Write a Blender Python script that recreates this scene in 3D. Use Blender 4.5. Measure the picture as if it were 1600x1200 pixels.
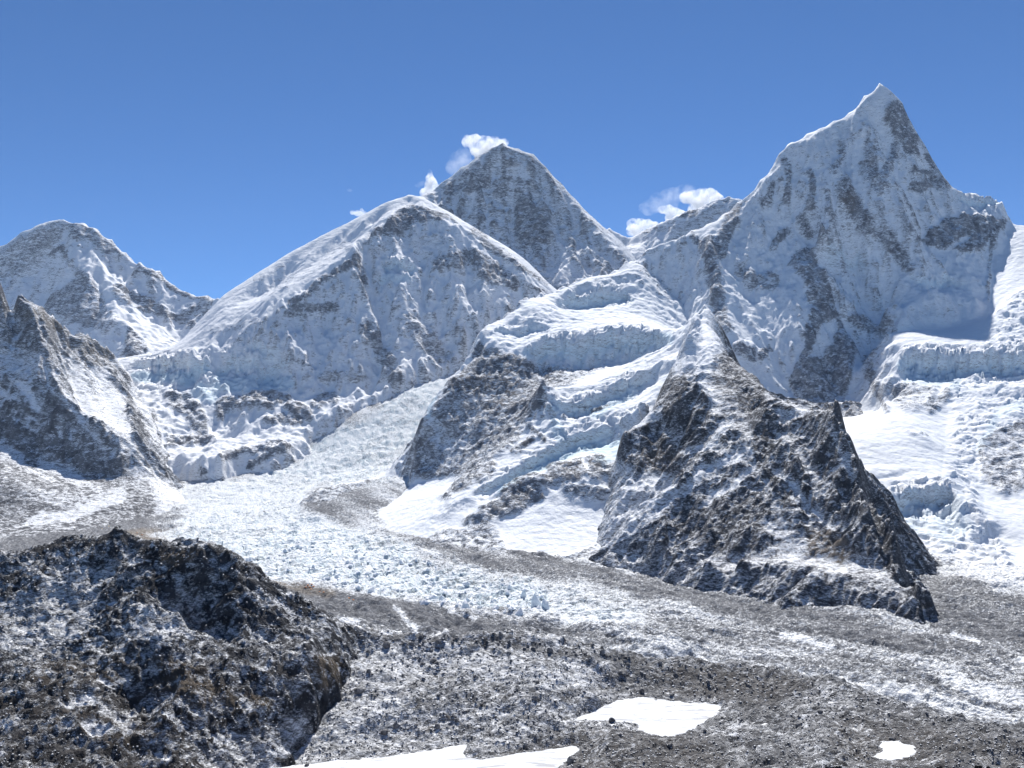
import bpy, math, random
import numpy as np

sc = bpy.context.scene
for o in list(bpy.data.objects):
    bpy.data.objects.remove(o)
random.seed(7)
rng = np.random.default_rng(7)

# ------------------------------------------------------------------ camera
F, U0, V0, CAMZ = 1450.0, 800.0, 700.0, 420.0     # lens in photo pixels, horizon row, eye height over the valley datum
cam_d = bpy.data.cameras.new('camera')
cam_d.sensor_width = 36.0
cam_d.lens = 36.0 * F / 1600.0
cam_d.shift_y = (V0 - 600.0) / 1600.0
cam_d.clip_start, cam_d.clip_end = 1.0, 60000.0
cam = bpy.data.objects.new('camera', cam_d)
cam.location = (0, 0, CAMZ)
cam.rotation_euler = (math.radians(90), 0, 0)
sc.collection.objects.link(cam)
sc.camera = cam

# ------------------------------------------------------------------ sky, sun, exposure
SUN_EL, SUN_AZ = math.radians(49), math.radians(5)      # azimuth to the right of straight ahead
w = bpy.data.worlds.new('World')
sc.world = w
w.use_nodes = True
nt = w.node_tree
bg = nt.nodes['Background']
sky = nt.nodes.new('ShaderNodeTexSky')
sky.sky_type = 'NISHITA'
sky.sun_disc = False
sky.sun_elevation = SUN_EL
sky.sun_rotation = SUN_AZ
sky.altitude = 5500
sky.air_density = 0.9
sky.dust_density = 0.1
sky.ozone_density = 3.0
hs = nt.nodes.new('ShaderNodeHueSaturation')
hs.inputs['Saturation'].default_value = 1.16
hs.inputs['Hue'].default_value = .502
nt.links.new(sky.outputs[0], hs.inputs['Color'])
nt.links.new(hs.outputs[0], bg.inputs[0])
bg.inputs[1].default_value = 0.071
sun_d = bpy.data.lights.new('sun', 'SUN')
sun_d.energy = 3.4
sun_d.angle = math.radians(0.5)
sun_d.color = (1.0, 0.975, 0.94)
sun = bpy.data.objects.new('sun', sun_d)
sun.location = (2000, 0, 6000)
d = (math.sin(SUN_AZ) * math.cos(SUN_EL), math.cos(SUN_AZ) * math.cos(SUN_EL), math.sin(SUN_EL))
from mathutils import Vector
sun.rotation_euler = Vector(d).to_track_quat('Z', 'Y').to_euler()
sc.collection.objects.link(sun)
sc.view_settings.view_transform = 'Standard'
sc.view_settings.look = 'None'
sc.view_settings.gamma = 1.0
sc.view_settings.use_curve_mapping = False
sc.view_settings.exposure = 0.96
sc.cycles.max_bounces = 12
sc.cycles.diffuse_bounces = 8
sc.cycles.volume_bounces = 3
sc.cycles.use_denoising = True

# ------------------------------------------------------------------ numpy terrain kit
def sstep(a, b, x):
    t = np.clip((x - a) / (b - a), 0, 1)
    return t * t * (3 - 2 * t)

def h2(ix, iy, s):
    n = (ix.astype(np.int64) * 374761393 + iy.astype(np.int64) * 668265263 + s * 974634777) & 0xFFFFFFFF
    n = ((n ^ (n >> 13)) * 1274126177) & 0xFFFFFFFF
    n = ((n ^ (n >> 16)) * 2246822519) & 0xFFFFFFFF
    return ((n ^ (n >> 15)) & 0xFFFFFF) / float(0xFFFFFF)

def perlin(x, y, s=0):
    ix, iy = np.floor(x), np.floor(y)
    fx, fy = x - ix, y - iy
    ux, uy = fx * fx * fx * (fx * (fx * 6 - 15) + 10), fy * fy * fy * (fy * (fy * 6 - 15) + 10)
    r = 0
    for a in (0, 1):
        for b in (0, 1):
            an = h2(ix + a, iy + b, s) * 6.2831853
            g = np.cos(an) * (fx - a) + np.sin(an) * (fy - b)
            r = r + g * (ux if a else 1 - ux) * (uy if b else 1 - uy)
    return r * 1.5

def fbm(x, y, wl, octs, s=0, gain=.5, ridged=False):
    r, amp, tot = 0, 1.0, 0
    for k in range(octs):
        n = perlin(x / wl + k * 17.3, y / wl - k * 9.1, s + k)
        if ridged:
            n = 1 - 2 * np.abs(n)
        r = r + amp * n
        tot += amp
        amp *= gain
        wl *= .49
    return r / tot

def voronoi(x, y, wl, s=0, jit=.9):
    """F1, F2-F1 (in cells) and the random value of the nearest cell"""
    x, y = x / wl, y / wl
    ix, iy = np.floor(x), np.floor(y)
    f1 = np.full(x.shape, 9.0); f2 = f1.copy(); cid = np.zeros(x.shape)
    gx = np.zeros(x.shape); gy = np.zeros(x.shape)
    for a in (-1, 0, 1):
        for b in (-1, 0, 1):
            px = ix + a + .5 + (h2(ix + a, iy + b, s) - .5) * jit
            py = iy + b + .5 + (h2(ix + a, iy + b, s + 1) - .5) * jit
            dd = np.hypot(x - px, y - py)
            near = dd < f1
            f2 = np.where(near, f1, np.minimum(f2, dd))
            cid = np.where(near, h2(ix + a, iy + b, s + 2), cid)
            gx = np.where(near, x - px, gx); gy = np.where(near, y - py, gy)
            f1 = np.where(near, dd, f1)
    return f1, f2 - f1, cid, gx, gy

def erosion(x, y, gx, gy, wl, octs, s=0, gain=.5, branch=1.0):
    """branching gullies that run down the given gradient; unit amplitude"""
    r, amp, tot = 0, 1.0, 0
    gx, gy = gx.copy(), gy.copy()
    for k in range(octs):
        ln = np.hypot(gx, gy) + 1e-6
        sx, sy = -gy / ln, gx / ln
        px, py = x / wl, y / wl
        ix, iy = np.floor(px), np.floor(py)
        v = 0; dv = 0; wt = 0
        for a in (-1, 0, 1):
            for b in (-1, 0, 1):
                jx = a + .5 + (h2(ix + a, iy + b, s + 7 * k) - .5) * .9
                jy = b + .5 + (h2(ix + a, iy + b, s + 7 * k + 1) - .5) * .9
                dx, dy = px - ix - jx, py - iy - jy
                w_ = np.exp(-(dx * dx + dy * dy) * 2.2)
                ph = (dx * sx + dy * sy) * 6.2831853 * .9 + h2(ix + a, iy + b, s + 7 * k + 2) * 1.5
                v = v + np.cos(ph) * w_; dv = dv - np.sin(ph) * w_; wt = wt + w_
        v, dv = v / wt, dv / wt
        r = r + amp * v
        gx = gx + branch * amp * dv * sx * .6
        gy = gy + branch * amp * dv * sy * .6
        tot += amp
        amp *= gain; wl *= .52
    return r / tot

def P(u, v, Y):
    return ((u - U0) / F * Y, Y, (V0 - v) / F * Y)

def rbf_surface(lines, wpts, X, Y, step, lam=0.0):
    """heights over the grid X, Y from ridge, ledge and base lines given as (pixel, pixel, distance)"""
    pts = []
    for ln in lines:
        q = [P(*p) for p in ln]
        for a, b in zip(q[:-1], q[1:]):
            n = max(1, int(math.hypot(b[0] - a[0], b[1] - a[1]) / step))
            for k in range(n):
                t = k / n
                pts.append([a[i] + (b[i] - a[i]) * t for i in range(3)])
        pts.append(list(q[-1]))
    for (x, y, z) in wpts:
        pts.append([x, y, z])
    pts = np.array(pts)
    keep = {}
    for p in pts:
        keep.setdefault((round(p[0] / (step * .3)), round(p[1] / (step * .3))), p)
    pts = np.array(list(keep.values()))
    n = len(pts)
    sc_ = 1000.0
    cx, cy = pts[:, 0] / sc_, pts[:, 1] / sc_
    K = np.hypot(cx[:, None] - cx[None], cy[:, None] - cy[None])
    A = np.zeros((n + 3, n + 3))
    A[:n, :n] = -K - lam * np.eye(n)
    A[:n, n] = A[n, :n] = 1
    A[:n, n + 1] = A[n + 1, :n] = cx
    A[:n, n + 2] = A[n + 2, :n] = cy
    A[n + 1, n + 1] = A[n + 2, n + 2] = -1e-3
    sol = np.linalg.solve(A, np.concatenate([pts[:, 2], [0, 0, 0]]))
    def ev(xx, yy):
        out = np.empty(xx.size)
        xx, yy = xx.ravel() / sc_, yy.ravel() / sc_
        for k in range(0, xx.size, 20000):
            s_ = slice(k, k + 20000)
            out[s_] = -np.hypot(xx[s_, None] - cx[None], yy[s_, None] - cy[None]) @ sol[:n] + sol[n] + sol[n + 1] * xx[s_] + sol[n + 2] * yy[s_]
        return out
    R, C = X.shape
    st = 3
    ri = np.unique(np.append(np.arange(0, R, st), R - 1)); ci = np.unique(np.append(np.arange(0, C, st), C - 1))
    coarse = ev(X[np.ix_(ri, ci)], Y[np.ix_(ri, ci)]).reshape(len(ri), len(ci))
    tmp = np.empty((len(ri), C))
    for k in range(len(ri)):
        tmp[k] = np.interp(np.arange(C), ci, coarse[k])
    t = np.interp(np.arange(R), ri, np.arange(len(ri)))
    i0 = np.minimum(t.astype(int), len(ri) - 2); fr = (t - i0)[:, None]
    return tmp[i0] * (1 - fr) + tmp[i0 + 1] * fr

SHEETS = []
class Sheet:
    """a piece of terrain: a fan grid of real ground points and its cover fields"""
    def __init__(s, u, Y):
        s.u, s.yr = u, Y
        SHEETS.append(s)
        s.U, s.Y = np.meshgrid(u, Y)
        s.X = (s.U - U0) / F * s.Y
    def base(s, lines, wpts, step, lam=0.0):
        s.Z = rbf_surface(lines, wpts, s.X, s.Y, step, lam)
    def grad(s, Z=None):
        Z = s.Z if Z is None else Z
        zy_ = np.gradient(Z, s.yr, axis=0)
        zu = np.gradient(Z, s.u, axis=1)
        gx = zu * F / s.Y
        gy = zy_ - gx * (s.U - U0) / F
        return gx, gy
    def blur(s, Z, k):
        for ax in (0, 1):
            c = np.cumsum(np.concatenate([np.repeat(np.take(Z, [0], ax), k + 1, ax), Z, np.repeat(np.take(Z, [-1], ax), k, ax)], ax), ax)
            n = Z.shape[ax]
            Z = (np.take(c, np.arange(2 * k + 1, 2 * k + 1 + n), ax) - np.take(c, np.arange(0, n), ax)) / (2 * k + 1)
        return Z
    @property
    def V(s):
        return V0 - F * s.Z / s.Y
    def at(s, x, y):
        u = x / y * F + U0
        fi = np.interp(y, s.yr, np.arange(len(s.yr))); fj = np.interp(u, s.u, np.arange(len(s.u)))
        i = np.minimum(fi.astype(int), len(s.yr) - 2); j = np.minimum(fj.astype(int), len(s.u) - 2)
        a, b = fi - i, fj - j
        Z = s.Z
        return (Z[i, j] * (1 - a) * (1 - b) + Z[i + 1, j] * a * (1 - b) + Z[i, j + 1] * (1 - a) * b + Z[i + 1, j + 1] * a * b)
    def hit(s, u, v):
        """first ground point met along the line of sight through a photo pixel"""
        col = int(np.clip(np.searchsorted(s.u, u), 1, len(s.u) - 1))
        vv = s.V[:, col]
        k = np.nonzero(vv <= v)[0]
        i = k[0] if len(k) else len(vv) - 1
        return (u - U0) / F * s.yr[i], s.yr[i]
    def mesh(s, name, mat, fields, label=None, kind='structure', category=None):
        R, C = s.Z.shape
        co = np.stack([s.X, s.Y, s.Z + CAMZ], -1).reshape(-1, 3).astype(np.float32)
        idx = np.arange(R * C).reshape(R, C)
        q = np.stack([idx[:-1, :-1], idx[:-1, 1:], idx[1:, 1:], idx[1:, :-1]], -1).reshape(-1, 4).astype(np.int32)
        me = bpy.data.meshes.new(name)
        me.vertices.add(len(co)); me.loops.add(q.size); me.polygons.add(len(q))
        me.vertices.foreach_set('co', co.ravel())
        me.loops.foreach_set('vertex_index', q.ravel())
        me.polygons.foreach_set('loop_start', np.arange(0, q.size, 4, dtype=np.int32))
        me.polygons.foreach_set('use_smooth', np.ones(len(q), dtype=bool))
        me.update(calc_edges=True)
        rgba = np.ones((R * C, 4), dtype=np.float32)
        for k, f in enumerate(fields):
            rgba[:, k] = np.clip(f, 0, 1).ravel()
        a = me.attributes.new('cover', 'FLOAT_COLOR', 'POINT')
        a.data.foreach_set('color', rgba.ravel())
        me.materials.append(mat)
        o = bpy.data.objects.new(name, me)
        sc.collection.objects.link(o)
        if kind: o['kind'] = kind
        if label: o['label'] = label
        if category: o['category'] = category
        s.obj = o
        return o

def seg_dist(U, V, pts):
    d_ = np.full(U.shape, 1e9)
    if len(pts) == 1:
        return np.hypot(U - pts[0][0], V - pts[0][1])
    for (ax, ay), (bx, by) in zip(pts[:-1], pts[1:]):
        vx, vy = bx - ax, by - ay
        t = np.clip(((U - ax) * vx + (V - ay) * vy) / (vx * vx + vy * vy + 1e-9), 0, 1)
        d_ = np.minimum(d_, np.hypot(U - ax - t * vx, V - ay - t * vy))
    return d_

def in_poly(U, V, pts):
    r = np.zeros(U.shape, bool)
    for (x1, y1), (x2, y2) in zip(pts, pts[1:] + pts[:1]):
        if y1 == y2: continue
        c = ((y1 > V) != (y2 > V)) & (U < (x2 - x1) * (V - y1) / (y2 - y1) + x1)
        r ^= c
    return r

def paint(s, items, base, wob=7, wl=14, seed=50):
    """cover field: strokes ('s', points, half width, value) and areas ('p', points, soft edge, value) laid on the ground"""
    U, V = s.U, s.V
    du = fbm(U, V, wl * 3, 4, seed) * wob * 1.6; dv = fbm(U, V, wl * 3, 4, seed + 9) * wob * 1.6
    Uw, Vw = U + du, V + dv
    f = base.copy()
    for it in items:
        kind, pts, wd, val = it
        if kind == 's':
            m = 1 - sstep(wd * .45, wd * 1.25, seg_dist(Uw, Vw, pts))
        else:
            ins = in_poly(Uw, Vw, pts)
            ed = seg_dist(Uw, Vw, pts + pts[:1])
            m = np.where(ins, sstep(-wd, wd, ed), sstep(-wd, wd, -ed))
        f = f * (1 - m) + val * m
    return f

# ------------------------------------------------------------------ materials
class NT:
    def __init__(s, name):
        s.m = bpy.data.materials.new(name); s.m.use_nodes = True
        s.t = s.m.node_tree; s.t.nodes.clear()
        s.out = s.n('ShaderNodeOutputMaterial')
        s.pos = s.n('ShaderNodeTexCoord').outputs['Object']
    def n(s, typ, **kw):
        o = s.t.nodes.new(typ)
        for k, v in kw.items(): setattr(o, k, v)
        return o
    def put(s, sock, v):
        if hasattr(v, 'is_output'): s.t.links.new(v, sock)
        else: sock.default_value = v
    def math(s, op, a, b=0.0, c=0.0):
        o = s.n('ShaderNodeMath', operation=op)
        s.put(o.inputs[0], a); s.put(o.inputs[1], b); s.put(o.inputs[2], c)
        return o.outputs[0]
    def mapr(s, v, a, b, c=0.0, e=1.0, smooth=True):
        o = s.n('ShaderNodeMapRange', interpolation_type='SMOOTHSTEP' if smooth else 'LINEAR')
        s.put(o.inputs[0], v); s.put(o.inputs[1], a); s.put(o.inputs[2], b); s.put(o.inputs[3], c); s.put(o.inputs[4], e)
        return o.outputs[0]
    def noise(s, wl, detail=6, rough=.55, vec=None, dist=0.0, typ='FBM'):
        o = s.n('ShaderNodeTexNoise', noise_type=typ)
        s.put(o.inputs['Vector'], vec if vec is not None else s.pos)
        o.inputs['Scale'].default_value = 1.0 / wl; o.inputs['Detail'].default_value = detail
        o.inputs['Roughness'].default_value = rough; o.inputs['Distortion'].default_value = dist
        return o.outputs['Fac']
    def mapping(s, scale=(1, 1, 1), rot=(0, 0, 0)):
        o = s.n('ShaderNodeMapping')
        s.put(o.inputs['Vector'], s.pos); o.inputs['Scale'].default_value = scale; o.inputs['Rotation'].default_value = rot
        return o.outputs[0]
    def mix(s, f, a, b):
        o = s.n('ShaderNodeMix', data_type='RGBA')
        s.put(o.inputs[0], f); s.put(o.inputs[6], a if hasattr(a, 'is_output') else (*a, 1)); s.put(o.inputs[7], b if hasattr(b, 'is_output') else (*b, 1))
        return o.outputs[2]
    def bump(s, h, dist, strength=1.0, normal=None):
        o = s.n('ShaderNodeBump')
        o.inputs['Strength'].default_value = strength; o.inputs['Distance'].default_value = dist
        s.put(o.inputs['Height'], h)
        if normal is not None: s.put(o.inputs['Normal'], normal)
        return o.outputs[0]
    def attr(s, name):
        o = s.n('ShaderNodeAttribute', attribute_name=name)
        q = s.n('ShaderNodeSeparateColor')
        s.t.links.new(o.outputs['Color'], q.inputs[0])
        return q.outputs

SNOW = (.86, .87, .885)

BK, AK = 2.2, 1.9
def snow_rock(name, wl=70, rock=((.085, .088, .10), (.20, .195, .20)), brown=(.16, .125, .095), bump_rock=16, bump_snow=5,
              amp=.75, up=.9, upm=.5, edge=.08, strata=None, ice=(.60, .74, .80), snow=SNOW, fine=.2):
    k = NT(name)
    R, I, B = k.attr('cover')
    h = k.noise(wl, 11, .62)
    h2_ = k.noise(wl * fine, 6, .6)
    ridge = k.noise(wl * .6, 8, .6, typ='RIDGED_MULTIFRACTAL') if False else k.noise(wl * .5, 8, .65, dist=.6)
    if strata:
        sv = k.noise(wl * 1.4, 8, .6, k.mapping((1, 1, strata[0]), (strata[1], strata[2], 0)))
        h = k.math('MULTIPLY_ADD', sv, .6, k.math('MULTIPLY', h, .6))
    hh = k.math('MULTIPLY_ADD', h2_, .25, h)
    nb = k.bump(hh, bump_rock * BK)
    q = k.n('ShaderNodeSeparateXYZ'); k.t.links.new(nb, q.inputs[0])
    g = k.math('MINIMUM', k.math('MULTIPLY_ADD', R, 2.0, .22), 1.0)
    nz = k.math('MULTIPLY_ADD', k.math('SUBTRACT', h2_, .5), amp * AK * .55, k.math('MULTIPLY', k.math('SUBTRACT', ridge, .5), amp * AK))
    t = k.math('MULTIPLY_ADD', nz, g, R)
    t = k.math('MULTIPLY_ADD', k.math('SUBTRACT', q.outputs[2], upm), -up, t)
    f = k.mapr(t, .5 - edge, .5 + edge)
    rc = k.mix(k.mapr(k.noise(wl * .8, 7, .65), .35, .65), rock[0], rock[1])
    rc = k.mix(B, rc, k.mix(k.mapr(k.noise(wl * .3, 5, .6), .35, .65), tuple(c * .55 for c in brown), brown))
    snc = k.mix(I, snow, k.mix(k.mapr(k.noise(wl * .7, 6, .6), .3, .7), ice, tuple(min(1, c * 1.12) for c in ice)))
    col = k.mix(f, snc, rc)
    ns = k.bump(k.noise(wl * .6, 8, .5), bump_snow * BK)
    nm = k.n('ShaderNodeMix', data_type='VECTOR')
    k.put(nm.inputs[0], f); k.put(nm.inputs[4], ns); k.put(nm.inputs[5], nb)
    p = k.n('ShaderNodeBsdfPrincipled')
    k.put(p.inputs['Base Color'], col)
    p.inputs['Roughness'].default_value = .85
    p.inputs['Specular IOR Level'].default_value = .15
    k.put(p.inputs['Normal'], nm.outputs[1])
    k.t.links.new(p.outputs[0], k.out.inputs[0])
    return k.m

CARVE_K, RUFF_K = 2.3, 1.8      # relief of the big faces

def slope_of(s, Z=None):
    gx, gy = s.grad(Z)
    return np.hypot(gx, gy)

def carve(s, wl, octs, depth, seed=0, smooth=6, gain=.5, branch=1.0, lo=.25, hi=.9):
    """gullies and ribs down the slopes"""
    Zb = s.blur(s.Z, smooth)
    gx, gy = s.grad(Zb)
    sl = np.hypot(gx, gy)
    e = erosion(s.X, s.Y, gx, gy, wl, octs, seed, gain, branch)
    s.Z = s.Z + e * depth * CARVE_K * sstep(lo, hi, sl)
    return e, sl

def ruff(s, wl, octs, amt, seed=0, gain=.5, ridged=False, mask=1.0):
    s.Z = s.Z + fbm(s.X, s.Y, wl, octs, seed, gain, ridged) * amt * RUFF_K * mask

def crag(s, rk, wl, amt, seed, line=None):
    '''bare rock stands proud of the snow and is broken into ribs'''
    m = s.blur(np.clip(rk * 1.25 - .2, 0, 1), 1)
    wx = fbm(s.X, s.Y, wl * 2, 3, seed + 5) * wl * .5
    top_ = np.ones_like(m) if line is None else 1 - np.exp(-(seg_dist(s.U, s.V, [(p[0], p[1]) for p in line]) / 12.0) ** 2)
    s.Z = s.Z + top_ * m * amt * (fbm(s.X + wx, s.Y * .55 + wx, wl, 4, seed, .55, ridged=True) + .35)

def cliff(s, pts, wd=12.0, rec=260.0, wob=22.0, seed=0):
    '''a broken ice edge: the ground drops along the brink and comes back to the old slope further down'''
    us = np.array([p[0] for p in pts], float); hs = np.array([p[2] for p in pts], float)
    ys = np.array([s.hit(p[0], p[1])[1] for p in pts])
    Yb = np.interp(s.U, us, ys) + fbm(s.X, s.Y * .25, 130, 4, 300 + seed) * wob * 1.6 + (voronoi(s.X, s.Y * .2, 38, 310 + seed)[2] - .5) * wob
    H = np.interp(s.U, us, hs, 0, 0)
    dd = Yb - s.Y
    m = sstep(0, wd, dd) * (1 - sstep(wd * 2, rec, dd))
    s.Z = s.Z - H * m
    bx, by = s.X + fbm(s.X, s.Y, 90, 3, 320) * 40, s.Y + fbm(s.X, s.Y, 90, 3, 321) * 40
    f1_, fe_, c_, gx_, gy_ = voronoi(bx * .8, by * 1.4, 30, 322 + seed)
    nb_ = sstep(-110, -10, dd) * (1 - sstep(wd, wd + 150, dd))
    s.Z = s.Z + H * nb_ * ((c_ - .5) * .5 + gx_ * (c_ - .5) * .6 - gy_ * .2 - (fe_ < .08) * .2)
    # a lip of packed snow behind the brink
    s.Z = s.Z + H * .14 * sstep(-120, -5, dd) * (dd < 0)
    return np.clip(H / 30, 0, 1) * sstep(-3, 3, dd) * (1 - sstep(wd, wd + 40, dd))

def crest_keep(s, Z0, line, w=12, k=.8):
    '''the wind swept crest stays a clean edge'''
    V_ = V0 - F * Z0 / s.Y
    m = np.exp(-(seg_dist(s.U, V_, [(p[0], p[1]) for p in line]) / w) ** 2) * k
    s.Z = s.Z * (1 - m) + Z0 * m

def fan(u0, u1, du, y0, y1, dy=None, rel=None):
    u = np.arange(u0, u1 + du, du, dtype=float)
    if rel: Y = y0 * np.exp(np.arange(0, math.log(y1 / y0) + rel, rel))
    else: Y = np.arange(y0, y1 + dy, dy, dtype=float)
    return Sheet(u, Y)

def back(line, dY, dz, du=0, step=60):
    '''the far side of a crest'''
    q = []
    for a, b in zip(line[:-1], line[1:]):
        n = max(1, int(math.hypot((b[0] - a[0]) / F * a[2], b[2] - a[2]) / step))
        q += [tuple(a[i] + (b[i] - a[i]) * k / n for i in range(3)) for k in range(n)]
    q.append(line[-1])
    return [W(u + du, (V0 - v) / F * Y - dz, Y + dY) for u, v, Y in q]

def cover_base(s, base, gain, lo, hi, conv, k=5, unit=12.0):
    '''bare rock on steep ground and on ribs, snow in the gullies'''
    cv = np.clip((s.Z - s.blur(s.Z, k)) / unit, -1, 1)
    sl = slope_of(s)
    return base + gain * sstep(lo, hi, sl) + conv * cv * sstep(.4, 1.0, sl)

def W(u, z, Y): return ((u - U0) / F * Y, Y, z)

def hid(pts, step=60):
    '''ground that dips out of sight under its neighbour'''
    out = []
    for a, b in zip(pts[:-1], pts[1:]):
        pa, pb = W(*a), W(*b)
        n = max(1, int(math.hypot(pb[0] - pa[0], pb[1] - pa[1]) / step))
        out += [tuple(pa[i] + (pb[i] - pa[i]) * k / n for i in range(3)) for k in range(n)]
    return out + [W(*pts[-1])]

# ------------------------------------------------------------------ far pyramid peak at the left
M_far = snow_rock('far_rock_and_snow', 90, rock=((.10, .105, .125), (.21, .21, .225)), bump_rock=16, amp=.8, strata=(3.0, .35, .3))
s = fan(-260, 560, 2.5, 6900, 9500, 11)
SKYL = [(-260, 430, 8900), (-150, 450, 8900), (-60, 415, 8950), (0, 385, 9000), (35, 362, 9000), (60, 350, 9000), (97, 341, 9000), (130, 348, 9000), (150, 355, 9000), (175, 375, 8980), (200, 395, 8950),
     (225, 413, 8900), (250, 424, 8850), (275, 447, 8800), (300, 459, 8750), (325, 461, 8700), (345, 467, 8650), (420, 500, 8600), (560, 560, 8500)]
s.base([ SKYL,
    [(97, 341, 9000), (100, 375, 8850), (120, 415, 8620), (150, 450, 8400), (180, 500, 8050), (210, 535, 7750), (236, 560, 7500)],
    [(140, 365, 8950), (190, 440, 8720), (230, 500, 8350), (262, 540, 7900), (240, 556, 7600)],
    [(300, 462, 8700), (310, 500, 8450), (290, 545, 8050)],
    [(0, 440, 8720), (50, 435, 8700), (40, 480, 8450), (90, 450, 8560), (80, 500, 8250), (20, 520, 8250)],
    [(0, 600, 7700), (120, 600, 7450), (230, 600, 7200), (330, 600, 7200)],
], back(SKYL, 130, 180) + [W(-260, 1000, 9500), W(100, 1400, 9600), W(560, 700, 9500), W(-260, 600, 6900), W(200, 400, 6900), W(560, 300, 6900)], 110)
Z00 = s.Z.copy()
carve(s, 520, 5, 55, 11)
ruff(s, 240, 5, 22, 12, ridged=True)
ruff(s, 60, 3, 6, 13)
crest_keep(s, Z00, SKYL, 9, 0.75)
sl = slope_of(s)
rk = cover_base(s, .10, .25, 1.1, 2.1, .28, 4, 20)
rk = paint(s, [
    ('p', [(-40, 400), (97, 341), (100, 360), (95, 375), (40, 420), (0, 440), (-40, 450)], 5, .45),
    ('p', [(97, 338), (150, 352), (205, 400), (160, 395), (120, 372)], 4, .62),
    ('p', [(72, 400), (95, 380), (112, 400), (88, 402)], 4, .8),
    ('p', [(104, 380), (145, 398), (185, 430), (175, 450), (205, 490), (235, 540), (190, 500), (150, 445), (118, 405)], 3, .0),
    ('p', [(90, 450), (125, 415), (155, 455), (185, 500), (150, 520), (100, 500), (60, 490)], 5, .6),
    ('s', [(20, 455), (60, 430), (75, 410)], 12, .2), ('s', [(95, 400), (105, 430), (90, 440)], 9, .05),
    ('s', [(180, 450), (215, 470), (260, 490), (300, 510)], 10, .68),
    ('s', [(230, 425), (260, 440), (290, 455), (325, 468)], 8, .9),
    ('s', [(290, 490), (315, 480)], 12, .55),
    ('p', [(195, 505), (235, 545), (225, 562), (190, 560)], 5, .75),
    ('s', [(140, 520), (170, 540)], 12, .15),
    ('s', [(240, 552), (275, 540)], 9, .0)], rk, seed=60)
crag(s, rk, 90, 30, 39, SKYL)
rk = np.minimum(rk, 0.74)
s.mesh('mountain_peak', M_far, [rk, rk * 0, rk * 0], 'snow streaked pointed peak at the far left with a sunlit right flank')

# ------------------------------------------------------------------ highest summit, dark rock, in the middle distance
M_dark = snow_rock('dark_summit_rock', 85, rock=((.075, .08, .10), (.20, .205, .225)), bump_rock=22, amp=.85, strata=(2.2, .5, .45), up=1.0)
s = fan(540, 1100, 2, 7900, 9900, 8)
SKYL = [(540, 420, 9250), (620, 345, 9300), (660, 306, 9350), (690, 284, 9380), (720, 262, 9420), (745, 244, 9450), (765, 231, 9480), (785, 222, 9500), (810, 233, 9500), (835, 242, 9480), (855, 264, 9450), (880, 291, 9400),
     (905, 319, 9330), (930, 346, 9250), (960, 372, 9170), (988, 400, 9100), (1015, 440, 9000), (1050, 500, 8900)]
s.base([ SKYL,
    [(785, 224, 9480), (780, 262, 9330), (770, 300, 9180), (800, 330, 9000), (830, 380, 8720), (860, 420, 8480)],
    [(690, 300, 9250), (740, 290, 9200), (760, 270, 9280)],
    [(720, 340, 8950), (750, 380, 8720), (790, 420, 8480)],
    [(850, 300, 9200), (880, 350, 8950), (920, 390, 8720), (960, 410, 8560)],
    [(700, 420, 8350), (800, 450, 8200), (880, 445, 8220), (940, 432, 8320), (980, 422, 8420)], [(1020, 480, 8500), (1060, 530, 8400)],
], back(SKYL, 130, 220) + [W(540, 1500, 9900), W(785, 2300, 10000), W(1100, 1000, 9900), W(540, 900, 7900), W(800, 1000, 7900), W(1100, 900, 7900)], 110)
Z00 = s.Z.copy()
carve(s, 430, 5, 60, 21)
ruff(s, 200, 5, 26, 22, ridged=True)
ruff(s, 55, 3, 7, 23)
crest_keep(s, Z00, SKYL, 11, 0.85)
sl = slope_of(s)
rk = cover_base(s, .36, .1, .9, 2.0, .4, 4, 20) + .34 * fbm((s.Z + .5 * s.X + .25 * s.Y) * 1.0, s.X * .16, 95, 4, 26)
rk = paint(s, [
    ('p', [(795, 262), (822, 258), (826, 278), (808, 275)], 3, .05), ('s', [(740, 255), (700, 285), (670, 300)], 5, .25),
    ('p', [(860, 400), (890, 390), (905, 420), (960, 425), (990, 405), (985, 425), (890, 450), (850, 440)], 6, .22),
    ('s', [(860, 355), (875, 385), (895, 420)], 5, .15), ('s', [(905, 380), (935, 420)], 4, .2), ('s', [(780, 340), (800, 380), (815, 400)], 5, .3),
    ('s', [(725, 400), (745, 380), (770, 430)], 6, .3), ('s', [(865, 325), (885, 315)], 7, .25), ('s', [(850, 310), (870, 330)], 6, .3),
    ('s', [(960, 372), (990, 400), (985, 425)], 9, .12), ('s', [(835, 245), (850, 255)], 4, .2),
    ('p', [(805, 330), (830, 300), (850, 340), (860, 370), (830, 390), (810, 370)], 8, .95), ('s', [(700, 300), (760, 285)], 8, .7)], rk, seed=61)
crag(s, rk, 90, 32, 45, SKYL)
rk = np.minimum(rk, 0.74)
s.mesh('mountain_summit', M_dark, [rk, rk * 0, rk * 0], 'dark grey rocky summit at the centre behind the white shoulder, cloud at its tip')

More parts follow.
